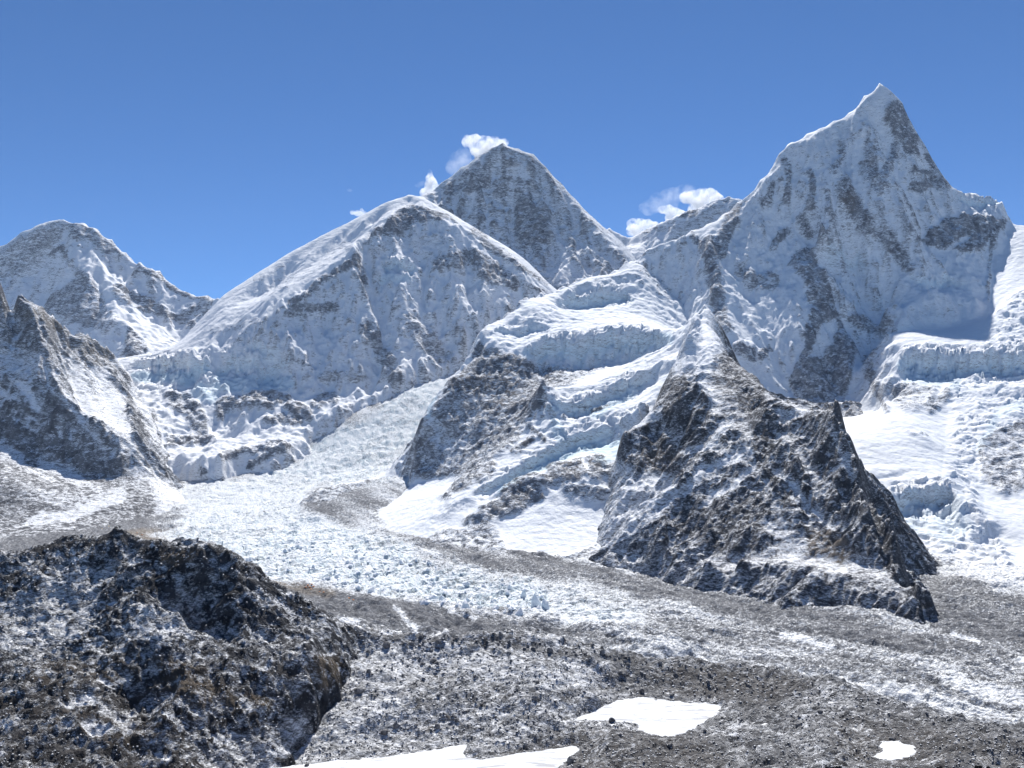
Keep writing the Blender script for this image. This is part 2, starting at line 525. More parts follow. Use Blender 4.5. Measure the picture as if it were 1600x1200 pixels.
# ------------------------------------------------------------------ distant saddle ridge right of the summit
s = fan(900, 1240, 2.5, 8700, 10000, 11)
SKYL = [(900, 450, 9600), (930, 375, 9620), (950, 357, 9620), (965, 366, 9620), (985, 374, 9600), (1010, 358, 9580), (1040, 346, 9560), (1060, 336, 9540), (1075, 330, 9520), (1090, 331, 9510), (1100, 322, 9500), (1125, 311, 9480), (1140, 308, 9470), (1155, 313, 9460), (1240, 340, 9400)]
s.base([ SKYL,
    [(985, 388, 9440), (1020, 372, 9380), (1060, 360, 9330)],
    [(960, 400, 9200), (1000, 400, 9150), (1060, 400, 9100), (1130, 400, 9050)],
], back(SKYL, 120, 120) + [W(900, 1200, 10000), W(1240, 1500, 10000), W(900, 1000, 8700), W(1240, 1000, 8700)], 70)
carve(s, 260, 4, 24, 31)
ruff(s, 110, 4, 12, 32, ridged=True)
rk = .16 + .3 * sstep(1.0, 2.0, slope_of(s))
rk = paint(s, [('s', [(1068, 330), (1085, 332)], 6, .75), ('s', [(1100, 330), (1140, 312)], 7, .5), ('s', [(1000, 362), (1030, 360)], 4, .6), ('s', [(1050, 355), (1090, 345)], 6, .45)], rk, seed=62)
s.mesh('saddle_ridge', M_far, [rk, rk * 0, rk * 0], 'distant sunlit snow saddle with small rock teeth right of the dark summit')

# ------------------------------------------------------------------ white shoulder
M_sh = snow_rock('shoulder_rock_and_snow', 65, rock=((.11, .115, .133), (.245, .248, .262)), bump_rock=13, bump_snow=4, amp=.9, strata=(2.0, .4, .2))
s = fan(140, 960, 2, 4350, 7100, 7.5)
SKYL = [(140, 575, 5950), (200, 563, 5900), (235, 556, 5880), (270, 548, 5900), (300, 514, 6000), (345, 465, 6200), (400, 430, 6380), (450, 398, 6500), (500, 370, 6600), (550, 345, 6700), (600, 318, 6780), (640, 303, 6800),
     (660, 307, 6790), (700, 331, 6720), (750, 363, 6650), (800, 393, 6600), (830, 416, 6550), (862, 449, 6450), (900, 478, 6380), (960, 520, 6300)]
s.base([ SKYL,
    [(640, 313, 6740), (600, 340, 6440), (575, 372, 6240), (545, 405, 6060), (500, 440, 5860), (440, 478, 5690), (400, 508, 5600), (330, 542, 5540), (280, 556, 5530)],
    [(360, 478, 5950), (400, 466, 6040), (450, 437, 6130), (500, 409, 6270), (550, 378, 6430), (600, 334, 6620)],
    [(655, 325, 6640), (700, 350, 6500), (760, 392, 6360), (820, 430, 6260), (850, 455, 6240)],
    [(548, 425, 6000), (562, 470, 5820), (577, 520, 5640), (602, 560, 5500), (624, 582, 5400)],
    [(595, 385, 6290), (640, 385, 6320), (700, 395, 6280)],
    [(596, 410, 6170), (622, 406, 6160), (646, 412, 6170)], [(596, 428, 6030), (622, 430, 6010), (648, 430, 6040)], [(596, 445, 6010), (622, 448, 5990), (648, 446, 6010)],
    [(690, 430, 6120), (720, 470, 5930), (740, 505, 5800)], [(760, 430, 6180), (790, 470, 5990), (800, 510, 5840)],
    [(660, 470, 5920), (680, 520, 5740), (672, 560, 5580)],
    [(460, 510, 5620), (500, 500, 5700), (540, 495, 5740)], [(480, 545, 5480), (520, 545, 5540)],
    [(555, 545, 5560), (520, 590, 5370), (500, 625, 5260), (540, 625, 5240), (590, 610, 5300)],
    [(640, 605, 5330), (690, 585, 5480), (760, 560, 5700), (830, 500, 6000), (900, 500, 6100)],
    # plateau of the pass and its broken ice edge
    [(180, 568, 5650), (230, 565, 5600), (300, 556, 5480), (350, 547, 5470), (390, 540, 5500), (440, 545, 5450), (455, 568, 5390)],
    [(210, 576, 5560), (260, 572, 5480), (300, 566, 5440), (322, 572, 5400), (335, 575, 5420), (380, 570, 5440), (452, 580, 5380)],
    [(215, 600, 5420), (265, 598, 5370), (318, 592, 5340)],
    [(325, 590, 5340), (370, 600, 5280), (450, 605, 5300)],
    [(350, 640, 5080), (400, 625, 5160), (450, 640, 5100), (490, 652, 5060)],
    [(240, 650, 5000), (262, 690, 4750), (300, 650, 5050), (320, 670, 4950), (310, 690, 4860)],
    [(250, 712, 4640), (300, 700, 4780), (350, 690, 4850), (420, 672, 4950), (490, 672, 4960), (550, 640, 5120), (600, 625, 5240)],
    [(240, 758, 4380), (262, 722, 4560), (285, 735, 4500), (330, 752, 4440), (380, 738, 4560), (470, 705, 4720)],
], back(SKYL, 160, 130) + [W(140, 300, 7100), W(500, 1100, 7200), W(700, 1200, 7200), W(960, 600, 7200), W(140, -60, 4350), W(960, 200, 5000)] + hid([(140, -500, 4350), (400, -500, 4350), (640, -400, 4700), (800, -200, 5000), (960, 0, 5300)]) + hid([(240, -420, 4200), (330, -380, 4250), (400, -330, 4380), (490, -300, 4600), (560, -160, 4920), (600, -20, 5060), (640, 90, 5190), (700, 200, 5380), (760, 250, 5500)]), 75)
flat = sstep(560, 640, s.U * 0 + s.V)
lit = in_poly(s.U, s.V, [(200, 570), (345, 460), (640, 300), (640, 318), (575, 375), (500, 440), (400, 510), (330, 545)])
lit = s.blur(lit.astype(float), 5)
Z00 = s.Z.copy()
e, sl0 = carve(s, 300, 5, 42, 41, lo=.5, hi=1.1)
fl = fbm(s.X / 26 + fbm(s.X, s.Y, 400, 3, 3) * 3, s.Y / 420, 1, 3, 44, ridged=True)
s.Z += fl * 13 * sstep(.9, 1.4, sl0) * (1 - lit)
ruff(s, 150, 5, 18, 42, ridged=True, mask=(1 - .75 * lit))
ruff(s, 45, 3, 5, 43, mask=(1 - .6 * lit))
crest_keep(s, Z00, SKYL, 14, 0.85)
sl = slope_of(s)
rk = cover_base(s, .08, .18, 1.1, 2.1, .3, 4, 15)
rk = paint(s, [
    ('p', [(180, 572), (345, 462), (640, 298), (700, 330), (760, 366), (700, 338), (645, 318), (600, 340), (565, 385), (500, 438), (440, 475), (380, 520), (300, 560)], 5, .08),
    ('s', [(420, 455), (480, 425), (540, 385)], 9, .32), ('s', [(400, 440), (440, 415)], 5, .4), ('s', [(330, 520), (400, 500)], 8, .35),
    ('p', [(640, 315), (612, 335), (585, 362), (570, 385), (590, 378), (625, 372), (650, 350), (690, 348), (720, 355), (690, 330)], 5, .86),
    ('s', [(560, 405), (510, 438), (455, 478)], 7, .82), ('s', [(455, 490), (520, 480)], 10, .62), ('s', [(560, 410), (570, 440)], 6, .7),
    ('s', [(745, 365), (800, 410), (850, 450)], 12, .72), ('s', [(690, 410), (740, 400), (780, 430)], 16, .66), ('s', [(760, 430), (800, 440)], 14, .72),
    ('p', [(586, 425), (590, 405), (645, 400), (648, 425), (640, 445), (595, 440)], 6, .02), ('s', [(590, 380), (680, 375)], 14, .3), ('s', [(740, 460), (770, 470)], 20, .22),
    ('s', [(690, 350), (760, 395), (820, 430), (870, 460)], 6, .12),
    ('s', [(575, 510), (600, 560), (618, 590)], 14, .66), ('s', [(640, 500), (690, 560)], 18, .55), ('s', [(505, 590), (560, 590)], 12, .5), ('s', [(490, 630), (520, 622)], 9, .8),
    ('p', [(190, 575), (230, 560), (345, 540), (440, 545), (458, 575), (440, 595), (380, 600), (335, 585), (300, 600), (240, 605)], 5, .0),
    ('s', [(345, 640), (400, 620), (450, 630), (480, 650)], 14, .85), ('s', [(270, 620), (300, 640), (310, 670)], 15, .8), ('s', [(235, 650), (260, 690), (330, 690)], 10, .82),
    ('s', [(415, 655), (470, 660)], 8, .75),
    ('s', [(245, 640), (258, 690)], 5, .05), ('p', [(300, 700), (420, 665), (460, 690), (400, 740), (260, 760), (240, 755), (262, 720)], 6, .02),
    ('s', [(350, 712), (400, 702), (440, 696)], 8, .72), ('s', [(395, 725), (450, 700)], 7, .8), ('s', [(312, 732), (318, 736)], 6, .7)], rk, seed=63)
cl = cliff(s, [(205, 567, 0), (225, 565, 45), (260, 563, 55), (300, 561, 50), (325, 566, 30), (335, 568, 0)], 10, 220, 22, 1)
cl = np.maximum(cl, cliff(s, [(335, 566, 0), (350, 562, 40), (400, 556, 45), (440, 558, 45), (458, 572, 0)], 10, 180, 22, 2))
cl = np.maximum(cl, cliff(s, [(592, 415, 0), (600, 408, 55), (622, 405, 60), (640, 410, 55), (650, 414, 0)], 10, 200, 16, 3))
cl = np.maximum(cl, cliff(s, [(380, 540, 0), (400, 536, 25), (430, 540, 25), (445, 545, 0)], 8, 120, 16, 4))
ic = paint(s, [('s', [(210, 590), (300, 590), (320, 580)], 10, .8), ('s', [(340, 600), (450, 600)], 14, .6), ('s', [(370, 560), (440, 565)], 7, .3), ('s', [(310, 610), (330, 620)], 12, .6), ('s', [(600, 435), (640, 435)], 8, .5)], rk * 0, seed=64)
ic = np.maximum(ic, cl * .45); rk = rk * (1 - .8 * cl)
br = ((s.Z > 100) & (s.V > 545) & (s.V < 610) & (s.U > 190) & (s.U < 460))
f1, fe, cid, gx_, gy_ = voronoi(s.X + s.Y * .3, s.Y * 1.6, 70, 5)
s.Z += s.blur(br.astype(float), 3) * ((cid - .4) * 14 - (fe < .12) * 9)
crag(s, rk, 70, 22, 51, SKYL)
rk = np.minimum(rk, 0.74)
s.mesh('mountain_shoulder', M_sh, [rk, ic, rk * 0], 'white shoulder mountain with a long smooth sunlit left ridge and rock below its tip')

# ------------------------------------------------------------------ great fluted wall at the right
M_wall = snow_rock('wall_rock_and_snow', 60, rock=((.11, .115, .135), (.25, .253, .268)), bump_rock=12, bump_snow=4, amp=.9, strata=(1.6, .2, .3))
s = fan(930, 1800, 2, 2350, 5900, rel=.0016)
SKYL = [(930, 440, 5100), (985, 404, 5150), (1010, 388, 5170), (1050, 372, 5180), (1080, 358, 5200), (1105, 350, 5220), (1130, 334, 5260), (1150, 318, 5290), (1165, 308, 5300), (1185, 284, 5350), (1215, 245, 5400), (1232, 223, 5420),
     (1260, 209, 5450), (1300, 189, 5480), (1325, 177, 5500), (1350, 148, 5520), (1375, 128, 5550), (1390, 142, 5540), (1410, 160, 5530), (1425, 200, 5500), (1447, 230, 5480), (1460, 262, 5450), (1480, 284, 5430), (1488, 294, 5410),
     (1520, 301, 5400), (1550, 305, 5370), (1568, 316, 5340), (1575, 346, 5300), (1600, 352, 5250), (1700, 400, 5150), (1800, 430, 5100)]
s.base([ SKYL,
    [(1375, 135, 5520), (1350, 190, 5400), (1345, 240, 5260), (1330, 300, 5080)],
    [(1232, 226, 5400), (1250, 270, 5260), (1262, 330, 5060)],
    [(1400, 230, 5330), (1405, 300, 5080), (1420, 360, 4880)],
    [(1300, 220, 5380), (1295, 300, 5080), (1285, 350, 4900)],
    [(1488, 298, 5390), (1530, 310, 5350), (1560, 325, 5310), (1565, 335, 5280)],
    [(1470, 340, 5130), (1520, 330, 5200), (1565, 355, 5180)],
    [(1440, 385, 4960), (1480, 395, 4920), (1540, 395, 4980)],
    # dark crack and the wall right of it
    [(1573, 350, 5240), (1560, 400, 5000), (1548, 450, 4720), (1538, 490, 4480)],
    [(1600, 365, 5100), (1590, 410, 4850), (1575, 450, 4620), (1565, 480, 4460)],
    # ribs
    [(1145, 330, 5250), (1135, 370, 5074), (1115, 400, 4951), (1118, 440, 4788), (1126, 480, 4618), (1130, 512, 4448)],
    [(1110, 395, 4951), (1095, 380, 5060), (1085, 362, 5210)],
    [(1165, 330, 5230), (1175, 400, 4978), (1165, 460, 4734), (1160, 530, 4434)],
    [(1245, 350, 5101), (1215, 385, 4992), (1200, 440, 4802), (1195, 520, 4482)],
    [(1268, 380, 4992), (1285, 410, 4849), (1278, 445, 4706), (1270, 490, 4550), (1262, 545, 4394), (1243, 595, 4271)],
    [(1300, 430, 4829), (1318, 490, 4598), (1332, 545, 4414), (1322, 590, 4292), (1318, 625, 4203)],
    [(1295, 520, 4516), (1285, 560, 4400), (1280, 600, 4271)],
    [(1350, 500, 4672), (1370, 550, 4496), (1375, 590, 4346)],
    [(1330, 400, 4938), (1360, 450, 4802), (1385, 500, 4666)],
    [(1000, 415, 5128), (1020, 450, 4992), (1050, 470, 4924)],
    [(990, 440, 5060), (1010, 480, 4890), (1020, 515, 4720)], [(1060, 420, 5060), (1075, 470, 4856), (1080, 515, 4618)],
    # high terrace
    [(1380, 525, 4330), (1410, 548, 4080), (1450, 552, 4010), (1500, 552, 3980), (1550, 551, 3950), (1620, 552, 3900), (1720, 560, 3850)],
    [(1400, 522, 4330), (1440, 512, 4420), (1490, 505, 4470), (1535, 498, 4440)],
    [(1400, 480, 4480), (1450, 465, 4560), (1520, 470, 4560)], [(1420, 440, 4680), (1480, 430, 4760), (1540, 440, 4740)],
    [(1412, 562, 4040), (1450, 568, 3960), (1500, 568, 3930), (1550, 566, 3900), (1620, 568, 3860)],
    [(1410, 590, 3900), (1460, 600, 3820), (1500, 600, 3800), (1560, 590, 3800)],
    [(1545, 525, 4130), (1560, 490, 4300), (1600, 455, 4480), (1660, 440, 4600)],
    # low basin and icefall
    [(1150, 545, 4330), (1180, 585, 4260), (1215, 620, 4170), (1255, 642, 4090), (1300, 642, 4080), (1325, 642, 4060)],
    [(1320, 672, 3620), (1350, 645, 3930), (1375, 642, 3900)],
    [(1400, 625, 3680), (1430, 640, 3560), (1425, 655, 3440), (1390, 655, 3430)],
    [(1320, 700, 3200), (1360, 690, 3220), (1410, 672, 3320), (1440, 680, 3260)],
    [(1345, 725, 3080), (1400, 715, 3110), (1460, 735, 3020)], [(1360, 760, 2940), (1420, 742, 3000), (1480, 765, 2900)],
    [(1370, 775, 2880), (1430, 765, 2920), (1500, 785, 2820), (1530, 800, 2760)],
    [(1380, 815, 2760), (1430, 825, 2740), (1490, 840, 2690), (1500, 850, 2650)],
    [(1390, 840, 2660), (1430, 855, 2630), (1480, 848, 2640), (1560, 845, 2680)],
    [(1495, 600, 3780), (1480, 650, 3560), (1490, 700, 3260), (1500, 750, 3000)],
    [(1520, 570, 3880), (1560, 620, 3640), (1530, 665, 3420), (1510, 720, 3160)],
    [(1560, 610, 3640), (1600, 600, 3700), (1640, 600, 3700)],
    [(1530, 680, 3340), (1570, 655, 3440), (1640, 640, 3500)], [(1520, 760, 2980), (1560, 785, 2880), (1600, 770, 2920), (1660, 760, 2950)],
    [(1560, 800, 2790), (1580, 830, 2680), (1620, 820, 2720)], [(1420, 880, 2480), (1500, 880, 2480), (1600, 890, 2440), (1800, 890, 2440)],
    [(1200, 700, 3000), (1280, 720, 2900), (1100, 700, 3000), (1000, 640, 3400)],
], back(SKYL, 120, 200) + [W(930, 1000, 5900), W(1200, 1400, 5950), W(1375, 2000, 6050), W(1600, 1200, 5900), W(1800, 1000, 5900), W(930, -330, 2350), W(1200, -330, 2350), W(1800, -330, 2350), W(1750, 0, 3300), W(1780, 500, 4300)] + hid([(930, 300, 4600), (1000, 300, 4100), (1050, 200, 3700)]) + hid([(930, -300, 3900), (1000, -300, 3500), (1080, -350, 3000), (1250, -380, 2700)]), 70)
wallm = sstep(-.05, .35, s.Z / 1000 - .55 + .5 * sstep(1380, 1330, s.U)) * (1 - in_poly(s.U, s.V, [(1395, 560), (1395, 505), (1560, 490), (1720, 480), (1720, 570)]))
Z00 = s.Z.copy()
Zc = s.Z.copy()
e, sl0 = carve(s, 230, 5, 30, 51, lo=.6, hi=1.2)
fl = fbm(s.X / 27 + fbm(s.X, s.Y, 300, 3, 3) * 4, s.Y / 420, 1, 3, 54, ridged=True)
flute_zone = 1 - sstep(30, 90, seg_dist(s.U, s.V, [(1290, 250), (1330, 240)])) * 0
s.Z += fl * 15 * sstep(.9, 1.4, sl0)
ruff(s, 130, 5, 13, 52, ridged=True, mask=sstep(.5, 1.1, sl0))
ruff(s, 36, 3, 4, 53, mask=.25 + .75 * sstep(.5, 1.1, sl0))
crest_keep(s, Z00, SKYL, 11, 0.8)
tip = np.exp(-(seg_dist(s.U, V0 - F * Zc / s.Y, [(1375, 128), (1385, 150)]) / 26) ** 2)
s.Z = s.Z * (1 - .85 * tip) + Zc * .85 * tip
# broken ice: blocks tilted and split by crevasses
icez = s.blur((in_poly(s.U, s.V, [(1370, 772), (1480, 760), (1490, 640), (1480, 590), (1540, 560), (1640, 560), (1640, 640), (1530, 690), (1530, 800), (1570, 850), (1600, 920), (1500, 870), (1380, 850)])
              | in_poly(s.U, s.V, [(1540, 545), (1540, 510), (1570, 470), (1640, 430), (1640, 545)])).astype(float), 4)
qx = s.X + fbm(s.X, s.Y, 150, 4, 55) * 75; qy = s.Y * 1.4 + fbm(s.X, s.Y, 150, 4, 56) * 75
f1, fe, cid, gx_, gy_ = voronoi(qx, qy, 70, 5)
f1, fe2, cid2, gx2, gy2 = voronoi(qx, qy * 1.5, 27, 8)
s.Z += icez * ((cid - .35) * 10 + gx_ * (cid - .5) * 12 + (cid2 - .4) * 5 + gx2 * (cid2 - .5) * 6 + fbm(qx, qy * .8, 120, 5, 57, .55, ridged=True) * 16)
low = s.blur(in_poly(s.U, s.V, [(1330, 745), (1360, 730), (1500, 740), (1520, 790), (1370, 778)]).astype(float), 4)
s.Z += low * np.abs(np.sin((s.Y + (s.X - 1350) ** 2 / 900 + fbm(s.X, s.Y, 160, 3, 8) * 60) / 26)) * 9
sl = slope_of(s)
rk = cover_base(s, .06, .14, 1.3, 2.4, .34, 4, 13)
rk = np.where(s.V > 560, np.minimum(rk, .3), rk)
rk = paint(s, [
    ('p', [(1185, 284), (1232, 224), (1325, 177), (1375, 128), (1385, 145), (1370, 170), (1330, 200), (1300, 230), (1250, 240), (1215, 275), (1180, 310)], 6, .12),
    ('p', [(1375, 128), (1390, 142), (1382, 165), (1390, 190), (1375, 200), (1360, 180)], 4, .02),
    ('p', [(1395, 158), (1415, 165), (1425, 200), (1430, 225), (1440, 240), (1420, 235), (1405, 215), (1395, 200), (1380, 185)], 4, .66),
    ('s', [(1400, 200), (1420, 235), (1430, 215)], 8, .7), ('s', [(1450, 240), (1460, 265)], 5, .7),
    ('s', [(1205, 290), (1195, 320)], 7, .6), ('s', [(1225, 250), (1235, 300), (1225, 320)], 6, .6), ('s', [(1265, 270), (1270, 320)], 7, .64), ('s', [(1310, 225), (1315, 250), (1300, 265)], 8, .58),
    ('s', [(1345, 210), (1360, 240), (1370, 290), (1350, 260)], 12, .58), ('s', [(1395, 230), (1390, 260), (1370, 300)], 10, .6), ('s', [(1320, 290), (1330, 320), (1350, 345)], 16, .68), ('s', [(1325, 310), (1335, 318)], 10, .85),
    ('s', [(1425, 295), (1460, 285), (1480, 290)], 8, .66), ('s', [(1430, 270), (1470, 275)], 8, .6), ('s', [(1250, 345), (1265, 365)], 10, .58), ('s', [(1390, 370), (1405, 400), (1420, 420)], 13, .62), ('s', [(1345, 355), (1380, 375)], 8, .55),
    ('p', [(1332, 215), (1350, 200), (1358, 215), (1345, 250), (1332, 255)], 4, .02),
    ('p', [(1432, 378), (1450, 362), (1475, 340), (1510, 334), (1545, 340), (1572, 348), (1568, 362), (1548, 378), (1530, 396), (1505, 398), (1490, 385), (1475, 396), (1455, 388)], 3, .97),
    ('s', [(1495, 385), (1508, 375)], 7, .25), ('s', [(1555, 370), (1545, 420), (1540, 470)], 4, .6),
    ('p', [(1488, 294), (1550, 303), (1573, 318), (1573, 340), (1530, 330), (1490, 325)], 4, .08),
    ('s', [(1148, 325), (1135, 360), (1122, 395)], 13, .92), ('s', [(1110, 380), (1108, 405), (1118, 440), (1124, 475), (1132, 515)], 12, .88), ('s', [(1085, 370), (1100, 395)], 7, .7),
    ('s', [(1095, 350), (1075, 358)], 5, .6), ('s', [(1205, 385), (1222, 370), (1230, 365)], 9, .85), ('s', [(1160, 425), (1180, 440), (1210, 440)], 16, .62), ('s', [(1130, 320), (1165, 318)], 4, .6),
    ('p', [(1228, 415), (1245, 395), (1268, 388), (1275, 410), (1288, 430), (1300, 460), (1312, 490), (1335, 540), (1328, 600), (1316, 640), (1262, 645), (1238, 620), (1236, 595), (1255, 545), (1268, 480), (1258, 440), (1240, 420)], 4, .88),
    ('p', [(1272, 540), (1285, 505), (1305, 498), (1312, 515), (1300, 545), (1280, 562), (1266, 560)], 4, .05),
    ('s', [(1340, 500), (1375, 520)], 12, .62), ('s', [(1355, 560), (1368, 600)], 11, .62), ('s', [(1365, 610), (1385, 640)], 6, .85), ('s', [(1395, 520), (1425, 505)], 3, .75),
    ('p', [(1385, 600), (1430, 590), (1470, 600), (1450, 640), (1410, 648)], 8, .66), ('s', [(1450, 640), (1480, 620)], 10, .7),
    ('p', [(1400, 510), (1540, 480), (1545, 520), (1720, 520), (1720, 560), (1410, 558)], 5, .0), ('p', [(1410, 440), (1520, 430), (1530, 480), (1400, 510)], 8, .1),
    ('p', [(1520, 690), (1560, 655), (1640, 620), (1640, 770), (1600, 765), (1570, 780), (1530, 750)], 6, .78),
    ('s', [(1150, 545), (1175, 555)], 9, .8), ('s', [(1190, 555), (1205, 550)], 6, .7), ('p', [(1310, 640), (1400, 660), (1490, 690), (1500, 790), (1400, 800), (1340, 740)], 6, .0),
    ('s', [(1420, 672), (1448, 684)], 3, .5), ('p', [(1400, 845), (1560, 830), (1640, 800), (1640, 900), (1570, 885), (1500, 862), (1430, 852)], 5, .02), ('p', [(1400, 856), (1440, 860), (1500, 872), (1560, 895), (1660, 912), (1660, 960), (1400, 960)], 6, .78)], rk, seed=65)
rk = np.where(icez > .5, np.minimum(rk, .12), rk)
cl = cliff(s, [(1404, 553, 0), (1415, 553, 45), (1450, 555, 60), (1500, 555, 60), (1560, 554, 60), (1650, 556, 60), (1790, 560, 50)], 12, 260, 16, 5)
cl = np.maximum(cl, cliff(s, [(1366, 776, 0), (1380, 772, 45), (1430, 764, 50), (1480, 766, 45), (1500, 780, 0)], 10, 160, 16, 6))
cl = np.maximum(cl, cliff(s, [(1485, 298, 0), (1500, 302, 35), (1550, 308, 40), (1566, 320, 0)], 9, 200, 14, 7))
cl = np.maximum(cl, cliff(s, [(1410, 440, 0), (1440, 432, 30), (1480, 430, 32), (1520, 436, 0)], 12, 160, 20, 8))
cl = np.maximum(cl, cliff(s, [(1280, 372, 0), (1300, 378, 22), (1340, 400, 24), (1365, 418, 0)], 10, 140, 18, 9))
ic = paint(s, [('s', [(1412, 572), (1500, 575), (1600, 572)], 12, .6), ('p', [(1380, 775), (1500, 770), (1520, 830), (1480, 850), (1390, 830)], 8, .35), ('p', [(1410, 560), (1500, 560), (1500, 610), (1410, 600)], 6, .45),
               ('s', [(1530, 700), (1560, 650), (1600, 630)], 9, .4)], rk * 0 + .04, seed=66)
ic = np.maximum(ic, cl * .5); rk = rk * (1 - .8 * cl)
crag(s, rk, 60, 20, 39, SKYL)
rk = np.minimum(rk, 0.72)
s.mesh('mountain_wall', M_wall, [rk, ic, paint(s, [('s', [(1325, 305), (1330, 318)], 14, .4)], rk * 0)], 'highest white pyramid peak at the right with fluted snow walls and hanging ice')
SH_wall = s

# ------------------------------------------------------------------ central spur with hanging glaciers
M_spur = snow_rock('spur_rock_and_snow', 48, rock=((.095, .098, .112), (.22, .221, .232)), brown=(.20, .165, .14), bump_rock=11, bump_snow=4, amp=.95, strata=(2.0, .5, .1))
s = fan(440, 1150, 2, 2450, 5300, rel=.0016)
SKYL = [(646, 745, 3640), (648, 720, 3680), (655, 675, 3760), (668, 640, 3850), (690, 605, 3950), (722, 580, 4030), (738, 550, 4130), (752, 515, 4280), (790, 496, 4420), (830, 472, 4620), (870, 456, 4780), (920, 437, 4960), (960, 430, 5000), (985, 408, 5100)]
s.base([ SKYL,
    # upper ice bank
    [(880, 470, 4700), (930, 460, 4770), (975, 455, 4800), (988, 470, 4700), (985, 490, 4560)],
    [(870, 482, 4600), (920, 480, 4620), (970, 480, 4600)],
    [(890, 505, 4330), (940, 500, 4330), (990, 500, 4380), (1030, 508, 4300)],
    [(800, 515, 4300), (840, 525, 4190), (800, 540, 4120), (770, 545, 4090), (820, 548, 4060)],
    # first ice cliff: brink and foot
    [(825, 548, 4040), (835, 538, 4070), (880, 533, 4080), (930, 530, 4080), (965, 520, 4080), (1020, 520, 4000), (1060, 522, 3880), (1090, 500, 3820), (1102, 476, 3850)],
    [(822, 560, 4020), (880, 556, 4030), (930, 560, 4010), (980, 558, 3960), (1020, 545, 3920)],
    [(755, 540, 4110), (760, 560, 4060), (800, 560, 4020)],
    # rock face
    [(745, 575, 3990), (800, 590, 3930), (860, 590, 3910), (910, 580, 3930)],
    [(720, 620, 3860), (780, 620, 3840), (840, 605, 3830), (900, 595, 3830)],
    [(700, 660, 3760), (760, 650, 3740), (820, 625, 3740)], [(690, 700, 3680), (740, 690, 3640), (800, 650, 3660)],
    [(680, 735, 3600), (740, 720, 3520), (790, 690, 3480), (830, 655, 3540)],
    # second ramp: crest, cliff foot
    [(848, 606, 3560), (856, 626, 3520), (872, 628, 3520), (920, 622, 3520), (960, 605, 3550), (1000, 582, 3620), (1040, 560, 3680), (1080, 535, 3720), (1110, 520, 3740)],
    [(850, 640, 3480), (880, 634, 3490), (930, 634, 3460), (980, 618, 3500), (1020, 600, 3560)],
    [(870, 650, 3430), (920, 650, 3390), (960, 640, 3410), (1000, 622, 3460)],
    [(860, 610, 3520), (880, 660, 3380), (885, 690, 3280), (850, 690, 3320)],
    # third ramp
    [(732, 778, 3030), (760, 756, 3100), (800, 735, 3160), (850, 705, 3240), (890, 680, 3310), (940, 668, 3330), (985, 655, 3330), (1020, 625, 3400), (1060, 590, 3480), (1100, 555, 3560)],
    [(735, 788, 3005), (770, 768, 3060), (810, 748, 3115), (860, 722, 3185), (910, 705, 3200), (955, 700, 3200), (975, 690, 3200)],
    [(780, 705, 3340), (840, 690, 3330), (800, 720, 3240)],
    [(690, 770, 3240), (720, 755, 3240), (760, 730, 3260), (770, 710, 3380)],
    # cliffs over the snow patch
    [(785, 760, 3020), (840, 740, 3060), (900, 730, 3060), (950, 735, 3020), (990, 740, 2970)],
    [(755, 800, 2920), (790, 795, 2920), (830, 790, 2930), (850, 748, 3020), (835, 760, 2990)],
    [(930, 750, 2960), (945, 780, 2900), (960, 765, 2930)], [(870, 770, 2960), (905, 775, 2930)],
    [(785, 818, 2850), (815, 812, 2850), (850, 788, 2900), (870, 800, 2860), (900, 805, 2850), (935, 790, 2870), (960, 800, 2850)],
    [(785, 852, 2700), (820, 862, 2650), (880, 868, 2610), (930, 848, 2680), (965, 830, 2740)],
    # apron at the nose
    [(648, 752, 3580), (680, 745, 3560), (705, 745, 3500), (712, 760, 3380)],
    [(560, 808, 3340), (620, 790, 3340), (665, 770, 3360), (690, 778, 3200)],
    [(640, 835, 2960), (700, 815, 2960), (740, 795, 2980)], [(690, 850, 2780), (740, 830, 2840), (770, 830, 2820)],
    # small rock island
    [(468, 782, 3700), (490, 770, 3740), (540, 755, 3800), (590, 745, 3830), (610, 760, 3720)],
    [(470, 808, 3460), (500, 812, 3420), (550, 805, 3440), (590, 775, 3600)],
    [(440, 815, 3560), (480, 830, 3240), (560, 830, 3180), (620, 850, 2920), (700, 870, 2700), (800, 885, 2540), (900, 890, 2470), (1000, 890, 2450)],
    [(1000, 780, 2840), (1050, 760, 2900), (1100, 700, 3050)],
], back(SKYL[:8], 40, 120, -16) + back(SKYL[8:], 120, 130) + [W(440, -200, 5300), W(700, 150, 5300), W(960, 500, 5500), W(1150, 500, 5300), W(440, -330, 4400), W(440, -340, 2450), W(700, -345, 2450), W(1150, -345, 2450), W(550, -290, 4100)] + hid([(1150, 300, 4400), (1150, 250, 3900), (1140, 100, 3500), (1110, -100, 3100), (1080, -300, 2800), (1080, -400, 2450)]) + hid([(440, -420, 5300), (520, -380, 4500), (600, -300, 4300), (650, -100, 4300), (700, 100, 4700), (760, 300, 5000), (850, 500, 5300)]), 45)
snowz = in_poly(s.U, s.V, [(780, 858), (782, 815), (850, 782), (965, 790), (975, 830), (890, 875)]) | in_poly(s.U, s.V, [(555, 815), (650, 752), (715, 742), (712, 775), (640, 815)])
snowz = s.blur(snowz.astype(float), 3)
e, sl0 = carve(s, 170, 5, 20, 71, lo=.5, hi=1.2)
ruff(s, 100, 5, 11, 72, ridged=True, mask=sstep(.35, 1.0, sl0) * (1 - snowz))
ruff(s, 28, 3, 3.4, 73, mask=(.3 + .7 * sstep(.4, 1.1, sl0)) * (1 - snowz))
icez = in_poly(s.U, s.V, [(750, 530), (880, 455), (990, 440), (1060, 500), (1110, 480), (1120, 520), (1000, 610), (870, 640), (850, 610), (930, 600), (1000, 560), (820, 555)])
